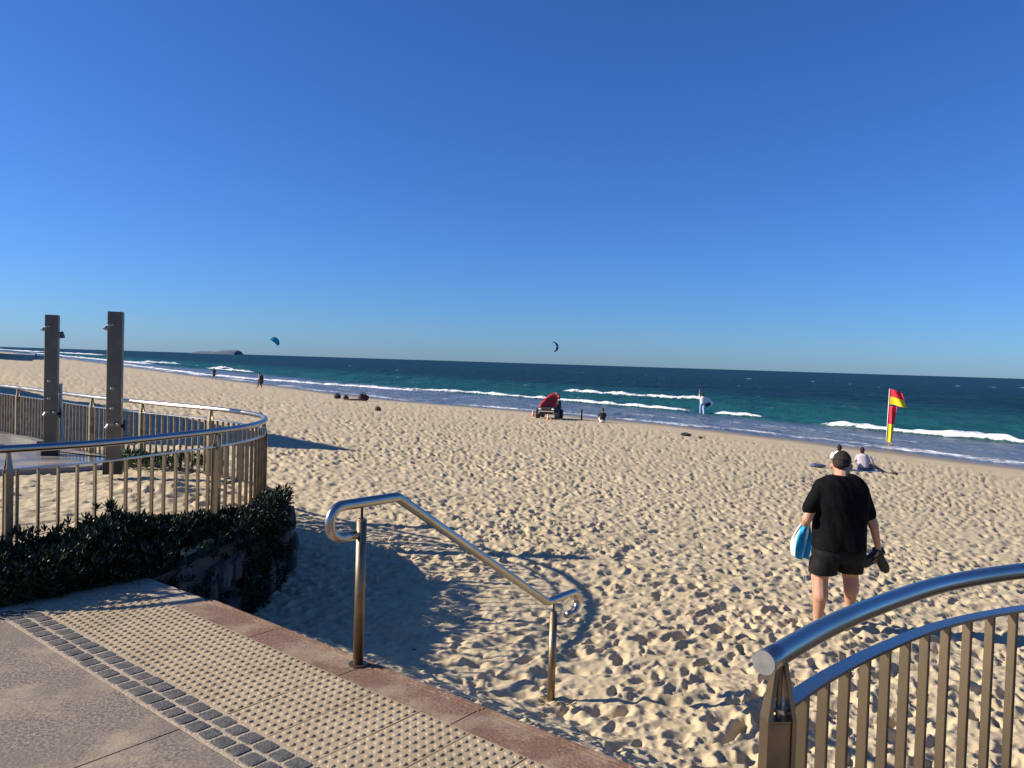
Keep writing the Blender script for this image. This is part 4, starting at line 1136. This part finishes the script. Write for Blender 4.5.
# ------------------------------------------------------------------ beach buggy carrying an inflatable boat
def buggy():
    p = on_sand(549.5, 418.5, -2.2)
    root = thing('beach_buggy', 'black open beach buggy parked at the waterline carrying the red boat', 'buggy', p, R(-14))
    b = MB(); b.box((0, .1, .50), (1.25, 2.3, .32), None, .08); b.box((0, -.75, .70), (1.20, .75, .22), None, .07, .92); b.box((0, .75, .74), (1.25, .9, .30), None, .05); b.build('body', M['black'], root)
    for sx in (-1, 1):
        for sy in (-.78, .82):
            t = MB(); c = Vector((sx * .66, sy, .31))
            t.tube([c + Vector((d, 0, 0)) for d in (-.13, -.11, .11, .13)], [.25, .31, .31, .25], 22); w = t.build('wheel', M['black'], root)
            r = MB(); r.tube([c + Vector((d * sx, 0, 0)) for d in (.10, .135)], [.17, .15], 16); r.build('rim', M['grey_lining'], w)
        fd_ = MB(); fd_.tube([(sx * .66, -1.12, .55), (sx * .66, -.95, .69), (sx * .66, -.6, .69), (sx * .66, -.42, .55)], .05, 8); fd_.build('fender', M['black'], root)
        hl = MB(); hl.ell((sx * .45, -1.13, .70), (.11, .04, .06)); hl.build('headlight', M['white'], root, True)
    b = MB()
    for sx in (-1, 1): b.tube([(sx * .56, -.45, .78), (sx * .50, -.2, 1.32), (sx * .50, .5, 1.34), (sx * .56, .75, .85)], .03, 8)
    b.tube([(-.50, -.2, 1.32), (.50, -.2, 1.32)], .03, 8); b.tube([(-.50, .5, 1.34), (.50, .5, 1.34)], .03, 8); b.build('roll_cage', M['dark_metal'], root)
    b = MB(); b.tube([(-.5, -1.2, .40), (-.5, -1.28, .56), (.5, -1.28, .56), (.5, -1.2, .40)], .022, 8); b.build('bumper', M['white'], root)
    for sx in (-.28, .28):
        s = MB(); s.box((sx, .15, .72), (.44, .45, .14), None, .04); s.box((sx, .38, .95), (.44, .12, .45), Matrix.Rotation(R(-12), 3, 'X'), .04); s.build('seat', M['grey_lining'], root)
    s = MB(); s.tube([Vector((-.28 + .15 * math.cos(a), -.28 + .05 * math.sin(a), .98 + .14 * math.sin(a))) for a in [k * math.pi / 7 for k in range(15)]], .014, 6); s.build('steering_wheel', M['black'], root)
    # boat on the rack, bow up towards the right
    q = Vector((p.x - .02, p.y - .1, p.z + 1.02))
    bo = thing('rescue_boat', 'red inflatable rescue boat propped bow up on the black beach buggy', 'boat', q)
    SC = .70
    ax = Vector((.60, .50, .62)).normalized(); sd = ax.cross(Vector((.25, -.85, .5))).normalized(); up = sd.cross(ax)
    if up.y > 0: up = -up; sd = -sd
    W = lambda l, s_, u: (ax * l + sd * s_ + up * u) * SC
    for s_ in (-1, 1):
        b = MB(); pts = [(-.95, .50, 0), (-.3, .52, 0), (.45, .50, .02), (.95, .36, .07), (1.22, .12, .13)]
        b.tube([W(l, s_ * w, u) for l, w, u in crom(pts, .12)], .19 * SC, 14)
        b.build('pontoon', M['red'], bo, True)
        c = MB(); c.ell(W(1.22, s_ * .13, .13), (.15, .15, .15)); c.build('bow_cone', M['pink'], bo, True)
    b = MB(); rings = [(-.9, .48), (0, .5), (.6, .45), (1.1, .2)]; P = []
    for l, w in rings:
        for s_, u in ((-w, -.03), (w, -.03), (w, .10), (-w, .10)): P.append(W(l, s_, u))
    b.add(P, [(k * 4 + j, k * 4 + (j + 1) % 4, k * 4 + 4 + (j + 1) % 4, k * 4 + 4 + j) for k in range(3) for j in range(4)] + [(3, 2, 1, 0), (12, 13, 14, 15)]); b.build('floor', M['red'], bo)
    m_ = thing('outboard_motor', 'black outboard motor with pale top standing beside the red boat on the buggy', 'motor', (p.x + .62, p.y - .1, p.z + .74))
    b = MB(); b.box((0, 0, .36), (.36, .42, .34), None, .09, .8); b.build('cowling', M['black'], m_); b = MB(); b.box((0, 0, .10), (.12, .16, .3), None, .03); b.cyl((0, 0, -.12), (0, 0, 0), .05, 10); b.build('leg', M['black'], m_)
    b = MB(); b.box((.02, -.02, .57), (.22, .26, .07), None, .03); b.build('top_cap', M['white'], m_)
    for px, py, lab in ((533, 416, 'small orange cone on the sand left of the black buggy'), (548, 419.8, 'small orange cone on the sand in front of the buggy'), (557, 419.6, 'taller pinkish cone beside the right front wheel of the buggy')):
        c = on_sand(px, py, -2.2); big = 1.5 if px == 557 else 1.
        k = thing('traffic_cone', lab, 'cone', c, 0, 'orange cones round the buggy')
        b = MB(); b.cyl((0, 0, .02), (0, 0, .42 * big), .12, 14, .03); b.build('cone', M['orange'], k); b = MB(); b.box((0, 0, .015), (.3, .3, .03), None, .01); b.build('base', M['orange'], k)
        b = MB(); b.cyl((0, 0, .2 * big), (0, 0, .28 * big), .082, 14, .066); b.build('band', M['white'], k)
    c = on_sand(581.5, 420.5, -2.2); k = thing('marker_post', 'short dark marker post between the buggy and the lone sitter', 'post', c)
    b = MB(); b.cyl((0, 0, -.1), (0, 0, .72), .07, 10, .06); b.build('stake', M['dark_metal'], k); b = MB(); b.cyl((0, 0, .72), (0, 0, .78), .08, 10, .05); b.build('cap', M['black'], k)
    c = on_sand(532.5, 417.5, -2.2)
buggy()

# ------------------------------------------------------------------ kites
def kite(label, px, py, Y, R0, a0, a1, chord, cdir, m, stripe=None):
    p = gy(px, py, Y); root = thing('kite', label, 'kite', p)
    n, k = 22, 5; P = []; F = []; cd = Vector(cdir).normalized(); mi = []
    for i in range(n + 1):
        t = i / n; a = R(a0 + (a1 - a0) * t); c = chord * (.25 + .75 * math.sin(math.pi * min(max(t, .02), .98)) ** .8)
        base = Vector((R0 * math.cos(a), 0, R0 * math.sin(a))); nr = Vector((math.cos(a), 0, math.sin(a)))
        for j in range(k + 1):
            v = j / k; P.append(base + cd * c * v + nr * (.18 * math.sin(math.pi * v)))
    cn = len(P)
    for i in range(n + 1):
        a = R(a0 + (a1 - a0) * i / n); nr = Vector((math.cos(a), 0, math.sin(a)))
        for j in range(k + 1): P.append(P[i * (k + 1) + j] - nr * .06)
    for i in range(n):
        mt = 1 if (stripe and stripe[0] <= i / n <= stripe[1]) else 0
        for j in range(k):
            q = i * (k + 1) + j; F += [(q, q + 1, q + k + 2, q + k + 1), (cn + q, cn + q + k + 1, cn + q + k + 2, cn + q + 1)]; mi += [mt, mt]
        for j in (0, k):
            q = i * (k + 1) + j; F.append((q, q + k + 1, cn + q + k + 1, cn + q)); mi.append(mt)
    link_mesh('canopy', P, F, None, root, True, [m, M['white_cloth']], mi)
    le = MB(); le.tube([Vector((R0 * math.cos(R(a0 + (a1 - a0) * i / n)), 0, R0 * math.sin(R(a0 + (a1 - a0) * i / n)))) for i in range(n + 1)], .14, 8); le.build('leading_edge', M['dark_cloth'], root, True)
    return root
kite('teal kitesurfing kite low in the sky near the far island', 273.5, 343, 300, 2.2, 135, -18, 1.9, (-.75, -.4, -.55), M['kite_teal'])
kite('dark crescent kite with a white middle, above the sea right of centre', 553.5, 347, 340, 2.1, 100, -75, 1.0, (-.9, -.4, .1), M['kite_dark'], (.46, .56))

# ------------------------------------------------------------------ twigs and dry weed scattered over the sand
def debris():
    b = MB(); r = random.Random(5)
    spots = [gz(556, 711, -.85), gz(545, 707, -.85), gz(566, 714, -.85)]
    pts = [(p.x + r.uniform(-.08, .08), p.y + r.uniform(-.06, .06)) for p in spots for _ in range(5)]
    while len(pts) < 150:
        d = 5.5 + 34 * r.random() ** 1.4; a = r.uniform(-.5, .62); x, y = d * math.sin(a), d * math.cos(a)
        if .62 * x + .785 * y > 4.2 and not (x < -2.2 and y < 12): pts.append((x, y))
    xs = np.array([p[0] for p in pts]); ys = np.array([p[1] for p in pts]); zs = sand_height(xs, ys)[0]
    for x, y, z in zip(xs, ys, zs):
        a = r.uniform(0, 6.28); L = r.uniform(.02, .075); q = [Vector((x, y, z + .008))]
        for k in range(3): a += r.uniform(-.7, .7); q.append(q[-1] + Vector((math.cos(a) * L * .5, math.sin(a) * L * .5, r.uniform(-.002, .006))))
        b.tube(q, [.003, .005, .004, .002], 5)
    o = b.build('dry_weed', M['stem']); struct(o, 'stuff')
debris()
